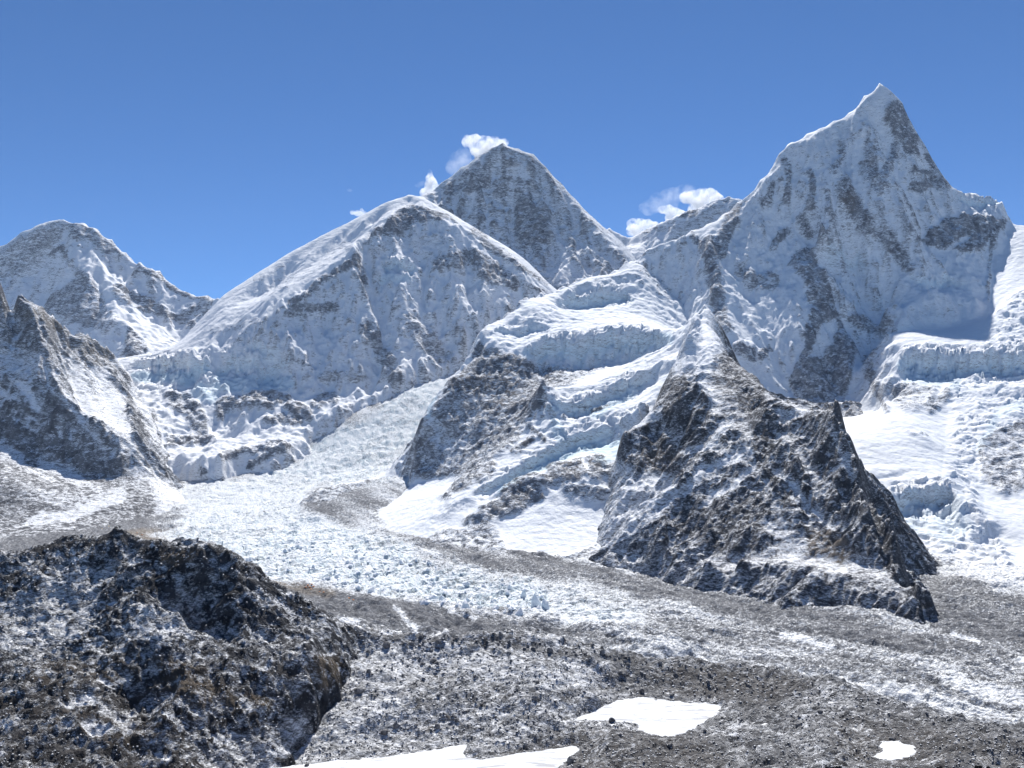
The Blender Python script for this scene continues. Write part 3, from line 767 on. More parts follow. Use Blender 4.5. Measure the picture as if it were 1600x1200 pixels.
icez = s.blur(icez.astype(float), 4)
f1, fe, cid, gx_, gy_ = voronoi(s.X * .8 + s.Y * .4, s.Y * 1.6, 52, 5)
s.Z += icez * ((cid - .4) * 8 * sstep(.2, .5, slope_of(s)) + fbm(s.X * .5 + s.Y * .3, s.Y * 1.3, 110, 3, 74, ridged=True) * 7)
sl = slope_of(s)
rk = cover_base(s, .2, .25, .8, 1.9, .25, 4, 10)
rk = paint(s, [
    ('p', [(735, 545), (755, 520), (800, 545), (820, 560), (960, 565), (900, 600), (850, 640), (800, 690), (770, 720), (740, 745), (655, 750), (648, 720), (660, 660), (700, 600)], 6, .68),
    ('s', [(745, 540), (760, 575), (820, 565)], 14, .86), ('s', [(720, 590), (800, 600), (860, 590)], 20, .9), ('s', [(770, 640), (830, 630)], 18, .84), ('s', [(760, 690), (800, 680)], 16, .85),
    ('s', [(652, 690), (648, 740), (690, 742)], 6, .85), ('s', [(670, 650), (700, 690)], 14, .42), ('s', [(720, 690), (700, 720)], 12, .5), ('s', [(880, 595), (900, 590)], 6, .75),
    ('p', [(750, 530), (800, 490), (880, 455), (985, 430), (1000, 450), (1060, 470), (1120, 470), (1120, 515), (1060, 545), (1000, 560), (930, 560), (820, 555), (760, 545)], 5, .03),
    ('s', [(665, 640), (700, 595), (735, 560), (750, 515)], 5, .06), ('s', [(655, 680), (675, 640)], 4, .3), ('s', [(655, 665), (662, 640)], 2.5, .9),
    ('p', [(845, 605), (870, 622), (960, 600), (1060, 540), (1110, 510), (1110, 560), (1040, 620), (985, 665), (900, 690), (880, 680), (870, 640)], 5, .04),
    ('s', [(885, 640), (930, 632), (950, 625)], 5, .75), ('s', [(870, 580), (900, 575)], 4, .7),
    ('s', [(735, 782), (800, 742), (860, 712), (960, 672)], 9, .05), ('s', [(850, 690), (830, 668)], 5, .8), ('s', [(800, 705), (830, 690)], 7, .8),
    ('s', [(690, 772), (740, 750), (770, 730)], 11, .9), ('s', [(790, 768), (850, 748), (900, 728)], 15, .92), ('s', [(735, 808), (790, 795), (835, 775)], 18, .95), ('s', [(840, 755), (830, 790)], 10, .8),
    ('s', [(880, 740), (930, 728), (965, 740)], 19, .88), ('s', [(890, 765), (950, 775)], 11, .7), ('s', [(870, 740), (900, 745)], 8, .8), ('s', [(840, 740), (850, 745)], 4, .05), ('s', [(920, 730), (912, 720)], 4, .1),
    ('p', [(780, 855), (783, 815), (850, 782), (965, 790), (970, 825), (890, 872), (810, 865)], 3, -.05),
    ('p', [(555, 812), (650, 752), (710, 742), (705, 765), (640, 808)], 4, -.02), ('p', [(632, 838), (735, 785), (755, 800), (700, 830), (650, 845)], 4, .1),
    ('p', [(465, 795), (490, 770), (560, 755), (605, 748), (600, 775), (560, 805), (500, 812), (475, 808)], 4, .78),
    ('p', [(640, 850), (700, 832), (770, 815), (790, 862), (860, 875), (960, 840), (990, 870), (900, 900), (760, 885)], 7, .72)], rk, seed=67)
rk = np.where((icez > .5), np.minimum(rk, .2), rk)
cl = cliff(s, [(822, 550, 0), (840, 540, 35), (880, 533, 50), (930, 530, 50), (965, 521, 50), (1020, 520, 40), (1065, 522, 0)], 11, 200, 18, 11)
cl = np.maximum(cl, cliff(s, [(866, 474, 0), (890, 465, 40), (940, 459, 48), (978, 457, 40), (992, 466, 0)], 11, 200, 18, 12))
cl = np.maximum(cl, cliff(s, [(756, 522, 0), (780, 512, 18), (830, 505, 22), (870, 512, 0)], 9, 120, 18, 16))
cl = np.maximum(cl, cliff(s, [(850, 628, 0), (875, 630, 30), (920, 623, 34), (960, 606, 34), (1000, 584, 30), (1045, 560, 0)], 10, 150, 14, 13))
cl = np.maximum(cl, cliff(s, [(732, 779, 0), (760, 757, 22), (800, 737, 26), (850, 707, 28), (890, 682, 30), (940, 669, 34), (985, 656, 34), (1005, 640, 0)], 9, 140, 11, 14))
cl = np.maximum(cl, cliff(s, [(905, 560, 0), (930, 556, 12), (1000, 552, 14), (1040, 545, 0)], 8, 100, 14, 15))
ic = paint(s, [('s', [(825, 552), (900, 548), (980, 540), (1040, 530)], 11, .65), ('s', [(860, 640), (930, 642), (1000, 610)], 8, .6), ('s', [(780, 762), (860, 718), (960, 690)], 10, .8), ('s', [(880, 690), (870, 660)], 8, .6),
               ('s', [(940, 720), (990, 690)], 12, .6), ('s', [(680, 620), (665, 650)], 5, .7), ('s', [(890, 480), (970, 475)], 8, .3)], rk * 0 + .05, seed=68)
ic = np.maximum(ic, cl * .55); rk = rk * (1 - .8 * cl)
br = paint(s, [('s', [(720, 600), (790, 610)], 20, .5), ('s', [(770, 650), (800, 640)], 20, .3), ('s', [(890, 735), (920, 725)], 14, .5)], rk * 0, seed=69)
crag(s, rk, 46, 15, 36)
rk = np.minimum(rk, 0.8)
s.mesh('glacier_spur', M_spur, [rk, ic, br], 'middle rock spur capped by hanging blue white ice cliffs above a bright snow fan')
SH_spur = s

# ------------------------------------------------------------------ black pyramid buttress
M_but = snow_rock('buttress_rock', 32, rock=((.020, .022, .029), (.085, .088, .10)), brown=(.19, .155, .125), bump_rock=9, bump_snow=3, amp=1.05, up=1.25, upm=.52, edge=.035, fine=.22)
s = fan(860, 1520, 1.7, 1740, 4050, rel=.0014)
SKYL = [(1102, 476, 3800), (1116, 518, 3620), (1142, 560, 3350), (1185, 594, 3080), (1215, 626, 2880), (1255, 638, 2700), (1300, 638, 2540), (1312, 665, 2440), (1340, 722, 2330), (1352, 765, 2240), (1386, 822, 2120), (1410, 888, 1960), (1430, 925, 1880), (1450, 960, 1790)]
s.base([ SKYL,
    [(1130, 545, 3420), (1158, 610, 3020), (1185, 660, 2780), (1180, 700, 2620), (1195, 735, 2500), (1235, 775, 2370), (1290, 830, 2200), (1350, 880, 2050), (1420, 930, 1870)],
    [(1182, 702, 2610), (1125, 730, 2600), (1072, 760, 2590), (1030, 795, 2580), (1000, 812, 2580)],
    [(1102, 478, 3790), (1075, 540, 3500), (1052, 575, 3340), (1040, 620, 3180), (1010, 648, 3060), (975, 680, 2990)],
    [(970, 700, 2960), (1000, 695, 2970), (1040, 690, 2960), (1065, 720, 2850)],
    [(975, 735, 2900), (1010, 742, 2860), (1050, 745, 2800)], [(960, 785, 2790), (1000, 790, 2720), (950, 830, 2650)],
    [(1120, 620, 2950), (1100, 660, 2830), (1090, 700, 2720)], [(1060, 640, 3000), (1070, 680, 2900)],
    [(1230, 660, 2660), (1260, 700, 2520), (1300, 760, 2340), (1330, 800, 2230)],
    [(1215, 690, 2560), (1235, 720, 2470), (1270, 790, 2280)],
    [(1100, 800, 2440), (1150, 830, 2330), (1200, 860, 2200), (1260, 880, 2110)],
    [(1130, 870, 2260), (1180, 870, 2200), (1240, 875, 2110)], [(1160, 893, 2135), (1230, 898, 2060), (1300, 903, 1985), (1370, 914, 1905), (1420, 938, 1850)], [(1110, 905, 2160), (1150, 885, 2200)],
    [(1050, 860, 2360), (1080, 880, 2270), (1000, 850, 2440)],
    [(960, 868, 2500), (1000, 888, 2380), (1050, 900, 2270), (1110, 918, 2160), (1170, 925, 2090), (1220, 942, 2000), (1300, 955, 1900), (1380, 962, 1830), (1450, 968, 1775)],
], back(SKYL[1:], 30, 150, 22) + [W(860, 300, 4050), W(1100, 500, 4050), W(1200, 100, 3900), W(1300, -150, 3200), W(1400, -330, 2700), W(1520, -345, 2500), W(1520, -400, 1740), W(1300, -60, 2900)] + hid([(1345, -60, 2600), (1380, -160, 2400), (1412, -280, 2250), (1440, -360, 2080), (1465, -420, 1960), (1485, -440, 1850), (1500, -440, 1740)]) + hid([(1520, -440, 2500), (1520, -440, 1740)]) + hid([(860, -400, 2450), (960, -390, 2330), (1080, -390, 2100), (1180, -390, 1950), (1300, -390, 1800), (1400, -390, 1760), (1480, -390, 1740)]) + hid([(1085, 380, 4000), (1055, 280, 3700), (1020, 120, 3450), (985, -20, 3200), (945, -180, 3050), (915, -330, 2900), (880, -420, 2700), (860, -420, 2500)]) + hid([(860, -420, 4050), (860, -420, 2500)]), 42)
Z00 = s.Z.copy()
e, sl0 = carve(s, 240, 6, 25, 81, lo=.25, hi=.8, gain=.5)
ruff(s, 130, 6, 15, 82, ridged=True, mask=sstep(.25, .8, sl0))
f1, fe, cid, gx_, gy_ = voronoi(s.X + s.Y * .2, s.Y, 16, 5)
s.Z += sstep(.25, .8, sl0) * ((cid - .5) * 1.2 + gx_ * (cid - .5) * 3)
ruff(s, 26, 4, 2.4, 83, ridged=True, mask=.2 + .8 * sstep(.25, .8, sl0))
crest_keep(s, Z00, SKYL[:6], 13, .75)
crest_keep(s, Z00, [(1052, 575), (1040, 620), (1010, 648), (975, 680), (960, 720)], 16, .85)
sl = slope_of(s)
rk = cover_base(s, .60, .15, .8, 1.8, .45, 4, 7)
rk = paint(s, [
    ('p', [(1102, 470), (1128, 520), (1140, 545), (1115, 560), (1085, 575), (1050, 598), (1055, 565), (1080, 520)], 5, .05), ('p', [(925, 870), (950, 700), (1000, 745), (1056, 747), (1052, 765), (1000, 808), (965, 850)], 6, .14), ('s', [(1080, 560), (1060, 580)], 6, .3), ('s', [(1150, 545), (1125, 560)], 6, .4),
    ('s', [(1040, 640), (1000, 660), (1010, 640)], 10, .2), ('s', [(1120, 640), (1170, 640), (1150, 600)], 12, .6), ('s', [(1130, 565), (1165, 620), (1190, 680)], 13, 1.05), ('s', [(1060, 600), (1045, 640)], 12, .85), ('s', [(1100, 600), (1120, 640)], 8, .3),
    ('s', [(1175, 705), (1120, 730), (1070, 762), (1020, 800)], 11, .25), ('s', [(1150, 712), (1090, 740)], 8, .1), ('s', [(1090, 800), (1150, 755), (1180, 730)], 6, .1), ('s', [(1060, 790), (1110, 760)], 5, .75), ('s', [(1140, 660), (1110, 690), (1070, 710)], 7, .25),
    ('p', [(1000, 690), (1040, 685), (1062, 720), (1055, 740), (1025, 740), (1000, 720)], 5, .95), ('s', [(975, 720), (1000, 715)], 9, .8), ('p', [(950, 750), (1050, 740), (1030, 790), (960, 800), (945, 780)], 6, .2),
    ('p', [(1060, 800), (1120, 790), (1190, 770), (1220, 830), (1180, 870), (1100, 860), (1050, 830)], 10, .88), ('s', [(1200, 820), (1230, 840), (1240, 870)], 14, .4),
    ('s', [(1195, 728), (1240, 760), (1265, 790), (1300, 830)], 5, .15), ('s', [(1180, 700), (1200, 740), (1230, 790)], 8, .95), ('s', [(1300, 730), (1340, 790), (1370, 840), (1400, 890)], 14, 1.0), ('s', [(1280, 720), (1320, 745)], 10, .95),
    ('s', [(1255, 640), (1230, 650), (1220, 660)], 8, .25), ('s', [(1295, 670), (1320, 720), (1335, 745)], 8, .4), ('s', [(1300, 735), (1330, 720)], 4, .2),
    ('p', [(1260, 830), (1320, 840), (1330, 880), (1290, 890), (1260, 870)], 6, .95), ('p', [(1170, 900), (1300, 890), (1420, 905), (1440, 945), (1300, 950), (1200, 935)], 10, .68), ('s', [(1150, 560), (1180, 620), (1195, 700)], 16, 1.0), ('s', [(1060, 600), (1050, 640), (1075, 660)], 14, .95), ('s', [(1110, 580), (1140, 620)], 10, .75), ('s', [(1270, 880), (1320, 890)], 10, .5),
    ('s', [(990, 830), (1010, 850), (1030, 870)], 10, .6), ('s', [(940, 850), (970, 840), (1000, 820), (1020, 805)], 9, .22), ('p', [(930, 850), (1000, 870), (1110, 890), (1180, 920), (1100, 925), (960, 900)], 10, .55)], rk, seed=70)
br = paint(s, [('p', [(1265, 830), (1320, 840), (1340, 890), (1290, 895), (1260, 870)], 8, .8), ('p', [(985, 705), (1060, 700), (1055, 740), (1000, 735)], 8, .5)], rk * 0 + .05, seed=71)
crag(s, rk, 70, 12, 39, SKYL)
rk = rk + .16
rk = rk * (1 - sstep(600, 560, s.V) * sstep(1128, 1100, s.U))
s.mesh('rock_buttress', M_but, [rk, rk * 0, br], 'dark snow dusted rock pyramid standing over the glacier at centre right')
SH_but = s

# ------------------------------------------------------------------ shaded ribbed ridge at the left
M_left = snow_rock('left_ridge_rock', 45, rock=((.06, .062, .072), (.19, .192, .20)), brown=(.22, .19, .15), bump_rock=11, bump_snow=3, amp=.95, up=1.1, strata=(1.8, .3, .4))
s = fan(-260, 320, 2, 3150, 5450, 6)
SKYL = [(-260, 350, 4520), (-120, 400, 4640), (-60, 415, 4680), (0, 436, 4730), (30, 452, 4770), (42, 470, 4780), (80, 490, 4870), (120, 520, 4970), (165, 540, 5040), (180, 562, 5070), (205, 588, 5106), (216, 620, 5033), (240, 652, 4923), (252, 690, 4748), (266, 716, 4591)]
s.base([ SKYL,
    [(45, 475, 4740), (70, 530, 4570), (78, 570, 4490), (98, 610, 4370), (150, 660, 4270), (180, 700, 4190)],
    [(120, 525, 4940), (118, 570, 4750), (135, 620, 4503), (160, 660, 4270), (196, 706, 4178)],
    [(168, 560, 5010), (180, 610, 4786), (205, 640, 4605), (215, 690, 4318), (235, 715, 4265)],
    [(20, 500, 4740), (50, 590, 4433), (70, 640, 4310)], [(100, 540, 4840), (105, 590, 4643), (130, 650, 4322)], [(150, 560, 4950), (160, 620, 4663), (185, 670, 4340)],
    [(205, 620, 4943), (225, 680, 4564), (228, 710, 4334)],
    [(-10, 590, 4383), (0, 610, 4370), (30, 640, 4310), (60, 665, 4260)], [(-60, 560, 4480), (-100, 520, 4520)],
    [(160, 720, 4150), (190, 712, 4166), (192, 736, 4118), (165, 732, 4126)],
    [(-20, 660, 4270), (50, 690, 4210), (110, 720, 4150), (160, 742, 4106)], [(-20, 730, 3900), (40, 768, 3740), (0, 790, 3640)],
    [(250, 740, 4238), (235, 765, 4001), (180, 790, 3760), (120, 805, 3620), (60, 815, 3530), (0, 822, 3460), (-120, 830, 3400), (-260, 830, 3400)],
    [(320, 800, 4000), (250, 810, 3800), (150, 830, 3480), (0, 850, 3250), (-260, 850, 3200)],
], back(SKYL[2:], 40, 190, 12) + [W(-260, 800, 5500), W(0, 500, 5500), W(200, 0, 5500), W(320, -250, 5300), W(320, -330, 4400)], 45)
Z00 = s.Z.copy()
e, sl0 = carve(s, 200, 5, 20, 91, lo=.6, hi=1.1)
ruff(s, 90, 5, 10, 92, ridged=True, mask=sstep(.6, 1.1, sl0))
ruff(s, 26, 3, 3.5, 93, mask=.25 + .75 * sstep(.3, .9, sl0))
crest_keep(s, Z00, SKYL, 11, .75)
sl = slope_of(s)
rk = cover_base(s, .54, .2, .9, 1.9, .3, 4, 10)
rk = paint(s, [
    ('s', [(40, 480), (90, 500), (165, 545)], 18, .82), ('s', [(110, 545), (170, 560)], 20, .78), ('s', [(60, 520), (75, 560)], 12, .75),
    ('s', [(10, 560), (45, 585), (50, 560)], 18, .4), ('s', [(150, 580), (160, 620)], 10, .4), ('s', [(90, 560), (110, 600)], 9, .45), ('s', [(185, 565), (215, 600), (235, 650), (255, 690), (258, 710)], 6, .25),
    ('s', [(0, 610), (40, 640), (60, 655)], 6, .1), ('s', [(30, 600), (60, 640)], 7, .0), ('s', [(45, 672), (70, 690), (100, 715)], 7, .0), ('s', [(80, 610), (140, 670), (160, 700)], 6, .35),
    ('s', [(75, 620), (110, 655)], 10, .9), ('s', [(20, 630), (60, 650)], 7, .85), ('s', [(170, 725), (188, 722)], 8, .95), ('s', [(200, 640), (225, 690)], 12, .82),
    ('p', [(-60, 740), (0, 730), (45, 768), (0, 785), (-60, 790)], 5, .95),
    ('p', [(-260, 680), (0, 660), (100, 720), (190, 745), (235, 765), (245, 790), (240, 830), (120, 850), (0, 890), (-260, 900)], 10, 1.0), ('s', [(20, 760), (120, 790), (190, 770)], 12, .85), ('s', [(110, 740), (160, 770)], 6, .8), ('s', [(0, 700), (80, 750)], 5, .75), ('p', [(-260, 640), (0, 650), (110, 700), (100, 730), (0, 690), (-260, 690)], 8, .85), ('s', [(-60, 650), (0, 665), (60, 692), (120, 718), (180, 745), (230, 755)], 13, .9), ('s', [(70, 720), (120, 745)], 14, .68), ('s', [(190, 775), (110, 805), (40, 815)], 9, .66), ('s', [(0, 700), (30, 720)], 10, .62),
    ('p', [(-60, 740), (0, 730), (45, 768), (0, 785), (-60, 790)], 4, .98)], rk, seed=72)
br = paint(s, [('s', [(50, 490), (100, 510), (90, 490)], 14, .6), ('s', [(120, 545), (170, 560)], 16, .6)], rk * 0 + .03, seed=73)
crag(s, rk * sstep(.5, .9, sl0), 52, 12, 36)
s.mesh('ribbed_ridge', M_left, [rk, rk * 0, br], 'shaded ribbed rock ridge at the left edge falling to grey scree')

CARVE_K, RUFF_K = 1.0, 1.0
# ------------------------------------------------------------------ glacier: icefall, white ice field, rubble covered tongue
M_ice = snow_rock('glacier_ice_and_rubble', 13, rock=((.10, .104, .116), (.23, .236, .25)), brown=(.30, .24, .17), bump_rock=5, bump_snow=4, amp=1.0, up=.5, upm=.7, ice=(.50, .62, .68), fine=.2, edge=.1, snow=(.77, .785, .80))
s = fan(-160, 1800, 2.2, 900, 6100, rel=.0030)
s.base([
    [(-160, 850, 3300), (0, 838, 3400), (60, 825, 3560), (120, 815, 3700), (200, 790, 4000), (240, 765, 4280), (300, 752, 4450), (360, 742, 4620), (420, 725, 4720), (480, 708, 4820)],
    [(0, 870, 2900), (150, 850, 3100), (250, 825, 3500), (330, 795, 3900), (400, 765, 4250), (470, 740, 4450), (520, 715, 4600), (560, 690, 4760)],
    [(500, 690, 4880), (540, 660, 5000), (590, 635, 5130), (640, 608, 5300), (690, 592, 5420), (740, 575, 5550)],
    [(560, 740, 4350), (600, 700, 4600), (640, 665, 4850), (670, 640, 5000), (700, 615, 5200)],
    [(480, 765, 4050), (560, 735, 4300), (620, 740, 3960), (645, 745, 3700)],
    [(340, 870, 2800), (400, 850, 3000), (470, 825, 3300), (540, 820, 3250), (620, 845, 2900), (700, 865, 2650), (800, 885, 2480), (900, 895, 2380)],
    [(420, 905, 2380), (500, 925, 2180), (600, 945, 2010), (700, 958, 1900), (800, 966, 1840), (850, 962, 1860)],
    [(500, 960, 1880), (600, 985, 1720), (700, 1000, 1630), (900, 1010, 1570), (1100, 1030, 1470), (1300, 1050, 1390), (1500, 1075, 1300), (1700, 1095, 1230)],
    [(1000, 905, 2330), (1100, 925, 2150), (1200, 950, 1960), (1320, 975, 1780), (1450, 985, 1720)],
    [(1450, 960, 1840), (1480, 920, 2120), (1500, 890, 2380), (1600, 900, 2320), (1700, 900, 2320)], [(1420, 890, 2420), (1430, 930, 2080)],
    [(1500, 960, 1820), (1600, 960, 1850), (1750, 970, 1800)], [(1200, 1060, 1300), (1400, 1090, 1210), (1600, 1130, 1110)],
    [(900, 1060, 1330), (700, 1060, 1330), (400, 1060, 1330), (0, 1060, 1330)],
], [W(-160, -330, 2200), W(200, -330, 2000), W(-160, -250, 6100), W(200, -250, 6100), W(900, -100, 6100), W(1200, -345, 3500), W(1800, -345, 3500), W(1800, -200, 6100), W(850, -200, 4500), W(1200, -300, 4600), W(-160, -335, 900), W(800, -335, 900), W(1800, -318, 900)], 90)
whitep = [(225, 800), (240, 768), (300, 758), (380, 742), (440, 735), (470, 712), (505, 680), (560, 655), (640, 600), (700, 588), (760, 560), (700, 640), (655, 700), (645, 745), (590, 750), (480, 765), (465, 800), (500, 815), (580, 825), (640, 860), (720, 880),
          (800, 903), (855, 920), (872, 945), (850, 962), (800, 967), (740, 957), (640, 943), (560, 928), (480, 912), (420, 903), (370, 885), (330, 868), (290, 852), (235, 832)]
white = paint(s, [('p', whitep, 15, 1.0)], s.U * 0, 14, 22, 80)
white = np.maximum(white, .7 * paint(s, [('p', [(840, 915), (900, 915), (980, 945), (1010, 985), (930, 985), (860, 965)], 22, 1.0)], s.U * 0, 14, 22, 88))
fa, fb = .58, -.81          # down-glacier direction
st_, ct_ = s.X * fa + s.Y * fb, s.X * -fb + s.Y * fa
near = sstep(3300, 2300, s.Y)
f1, fe, cid, gx_, gy_ = voronoi(st_ * 1.1 + fbm(s.X, s.Y, 120, 3, 100) * 30, ct_, 30, 5)
ser = (cid - .45) * 11 + gx_ * (cid - .4) * 10 + gy_ * (cid - .6) * 9 - (fe < .12) * 4
f1, fe, c2, gx_, gy_ = voronoi(s.X, s.Y, 15, 9)
ser = ser + (c2 - .5) * 5 + gx_ * (c2 - .5) * 6
steep = sstep(640, 600, s.V * 0 + s.V)
s.Z += white * (ser * (1 - .45 * sstep(3000, 4000, s.Y) * sstep(-150, -190, s.Z)) + fbm(s.X, s.Y * 1.3, 150, 3, 102) * 8)
deb = 1 - white
s.Z += deb * (fbm(st_ * .35, ct_, 85, 5, 103, .55) * 20 * sstep(3800, 2600, s.Y) + fbm(st_ * .5, ct_, 45, 3, 113, .55, ridged=True) * 9 * sstep(3800, 2600, s.Y) + fbm(st_ * .3, ct_, 24, 3, 104, .55, ridged=True) * 4.2 + fbm(s.X, s.Y, 30, 4, 119, .6, ridged=True) * 5)
# rubble hills in front of the white ice
hills = s.blur(in_poly(s.U, s.V, [(470, 945), (600, 940), (760, 955), (900, 975), (1100, 1000), (1100, 1040), (500, 1000)]).astype(float), 6)
s.Z += hills * fbm(s.X, s.Y, 150, 4, 105, .5, ridged=True) * 22
sl = slope_of(s)
strk = fbm(st_ * .16, ct_, 60, 4, 106) * .45 + fbm(st_ * .25, ct_, 190, 3, 107) * .4
rk = .60 + strk * .9
rk = paint(s, [
    ('p', [(860, 915), (950, 905), (1050, 940), (1120, 980), (1000, 1000), (900, 975), (860, 955)], 14, .52),
    ('p', [(1000, 960), (1120, 965), (1280, 990), (1450, 1020), (1620, 1030), (1620, 1090), (1500, 1090), (1300, 1040), (1100, 1020)], 12, .58),
    ('s', [(950, 985), (1060, 1010), (1180, 1020), (1320, 1015), (1480, 1045)], 9, .45), ('s', [(1480, 1060), (1560, 1085), (1620, 1090)], 16, .32),
    ('p', [(1440, 900), (1620, 920), (1620, 1010), (1460, 990)], 12, .72), ('p', [(1480, 830), (1620, 880), (1620, 930), (1540, 920), (1490, 880)], 9, .26),
    ('s', [(1010, 905), (1120, 940), (1220, 960), (1330, 985), (1440, 1005)], 18, .72), ('s', [(700, 868), (850, 890), (960, 900), (1010, 930)], 14, .7), ('s', [(600, 840), (680, 850)], 12, .68),
    ('p', [(470, 912), (560, 930), (700, 958), (830, 970), (1000, 1005), (800, 1000), (560, 985), (440, 940)], 8, .78),
    ('s', [(530, 965), (560, 975)], 5, .2), ('s', [(620, 950), (650, 985)], 6, .25), ('s', [(700, 950), (740, 965)], 5, .3), ('s', [(880, 968), (905, 972)], 4, .0),
    ('s', [(1220, 995), (1260, 1000), (1300, 1010)], 5, .1), ('s', [(1485, 988), (1530, 1000)], 3, -.1), ('s', [(1590, 1028), (1620, 1035)], 6, -.1)], rk, seed=81)
ld = sstep(310, 190, s.U + fbm(s.X, s.Y, 300, 4, 90) * 110) * sstep(750, 775, s.V) * sstep(900, 870, s.V)
white = white * (1 - .9 * ld); deb = 1 - white
rk = rk * (1 - ld) + ld * .80
rk = rk + strk * .35 * deb
rk = rk * (1 - white) + white * (.10 + .12 * sstep(.2, .5, strk) + .25 * sstep(.55, .8, fbm(s.X, s.Y, 22, 2, 108) + .3 * strk) + .28 * sstep(.15, .6, fbm(st_ * 1.2 + fbm(s.X, s.Y, 150, 3, 109) * 60, ct_ * .22, 46, 3, 110, ridged=True)) * sstep(-.1, .3, fbm(s.X, s.Y, 260, 2, 120) + .15))
f = sstep(.35, 1.1, sl)
ic = white * (.10 + .6 * f)
br = paint(s, [('s', [(180, 840), (240, 835), (290, 850)], 12, .7), ('s', [(400, 905), (480, 918), (520, 930)], 9, .5), ('s', [(440, 912), (420, 905)], 5, .8)], rk * 0 + .03, seed=82)
s.mesh('glacier', M_ice, [rk, ic, br], 'broad white glacier of broken ice running down into grey rubble')
SH_gl = s

# ------------------------------------------------------------------ foreground moraine
M_mor = snow_rock('moraine_rubble', 13, rock=((.075, .078, .086), (.27, .273, .282)), brown=(.17, .14, .11), bump_rock=6, bump_snow=1.5, amp=1.25, up=1.15, upm=.74, edge=.06, fine=.25)
POND = {'A': (-201, [(425, 1201), (480, 1194), (520, 1188), (600, 1183), (650, 1175), (732, 1163), (724, 1176), (730, 1184), (750, 1187), (800, 1178), (860, 1170), (900, 1165), (908, 1172), (893, 1180), (882, 1190), (872, 1200), (860, 1215), (700, 1226), (430, 1226)]),
        'B': (-194, [(894, 1124), (925, 1113), (945, 1103), (965, 1094), (1000, 1089), (1040, 1094), (1080, 1098), (1110, 1099), (1126, 1104), (1122, 1115), (1105, 1125), (1085, 1138), (1060, 1149), (1045, 1152), (1020, 1148), (994, 1141), (1000, 1135), (980, 1128), (945, 1126)]),
        'C': (-157, [(1361, 1184), (1382, 1172), (1372, 1160), (1400, 1158), (1425, 1164), (1432, 1175), (1418, 1184), (1390, 1187)])}
def pond_xy(k):
    z, pl = POND[k]
    return [((u - U0) / F * (z * F / (V0 - v)), z * F / (V0 - v)) for u, v in pl]
s = fan(330, 1800, 1.9, 360, 1120, rel=.0026)
SKYL = [(330, 975, 770), (440, 960, 770), (520, 980, 765), (560, 988, 765), (640, 990, 770), (700, 988, 775), (800, 1000, 785), (860, 1008, 790), (920, 1016, 795), (1000, 1027, 800), (1080, 1038, 790), (1150, 1046, 775), (1210, 1056, 755), (1260, 1060, 735), (1300, 1060, 715), (1340, 1072, 690),
     (1400, 1096, 650), (1450, 1122, 610), (1500, 1138, 580), (1600, 1148, 560), (1800, 1170, 530)]
s.base([ SKYL,
    [(560, 1020, 745), (700, 1030, 750), (800, 1025, 765), (880, 1035, 765), (960, 1050, 755)],
    [(560, 1080, 690), (650, 1090, 690), (750, 1075, 705), (850, 1075, 700), (930, 1085, 690)],
    [(480, 1110, 655), (520, 1150, 630), (600, 1170, 625), (700, 1155, 640)], [(760, 1150, 640), (850, 1130, 650), (880, 1110, 668)],
    [(600, 1120, 655), (700, 1120, 660), (780, 1110, 665)],
    [(960, 1083, 735), (1040, 1082, 742), (1120, 1090, 730)], [(1060, 1055, 768), (1140, 1062, 755)],
    [(1290, 1064, 710), (1260, 1090, 680), (1225, 1120, 640), (1200, 1140, 610)], [(1160, 1090, 700), (1150, 1120, 650)],
    [(1300, 1120, 610), (1360, 1130, 580), (1420, 1150, 545)], [(960, 1165, 590), (1050, 1175, 572), (1150, 1175, 555)], [(1250, 1170, 535), (1320, 1175, 505)],
    [(1450, 1180, 480), (1550, 1180, 480), (1700, 1185, 480)], [(420, 1205, 600), (600, 1230, 560), (850, 1230, 560), (1000, 1215, 530), (1200, 1215, 490), (1400, 1205, 455), (1600, 1205, 440), (1800, 1210, 430)],
    [(400, 1020, 740), (400, 1100, 660), (420, 1180, 610)],
], back(SKYL, 22, 16, 0, 20) + [W(330, -338, 1040), W(800, -338, 1060), W(1200, -338, 1040), W(1800, -330, 960), W(1000, -260, 900), W(1500, -260, 760), W(330, -150, 360), W(800, -150, 360), W(1300, -128, 360), W(1800, -120, 360)]
  + [(x, y, POND[k][0]) for k in POND for x, y in pond_xy(k)], 22)
pm = np.zeros(s.X.shape)
for k in POND:
    pm = np.maximum(pm, s.blur(in_poly(s.X, s.Y, pond_xy(k)).astype(float), 5))
dry = 1 - sstep(.02, .4, pm)
pd_ = np.full(s.X.shape, 1e9)
for k in POND:
    pd_ = np.minimum(pd_, np.where(in_poly(s.U, s.V, POND[k][1]), 0, seg_dist(s.U, s.V, POND[k][1] + POND[k][1][:1])))
far_ = sstep(6, 75, pd_)
s.Z = s.Z - 45 * sstep(450, 350, s.U)
crest = 1 - sstep(4, 16, seg_dist(s.U, s.V, [(480, 975), (560, 992), (700, 993), (800, 1003), (900, 1016), (1000, 1030)]))
Zm = s.Z.copy()
e, sl0 = carve(s, 42, 5, 4.5, 111, lo=.1, hi=.4)
s.Z = Zm + (s.Z - Zm) * (.3 + .7 * far_)
ruff(s, 130, 3, 9, 118, mask=dry * far_)
ruff(s, 55, 4, 9, 112, mask=dry * (.25 + .75 * far_))
ruff(s, 200, 2, 8, 127, ridged=True, mask=dry * far_)
ruff(s, 18, 5, 3.0, 114, ridged=True, mask=dry, gain=.55)
f1, fe, cid, gx_, gy_ = voronoi(s.X, s.Y, 4.2, 5)
s.Z += dry * ((cid ** 3) * (1.7 + 1.5 * crest) * sstep(.75, .2, f1))
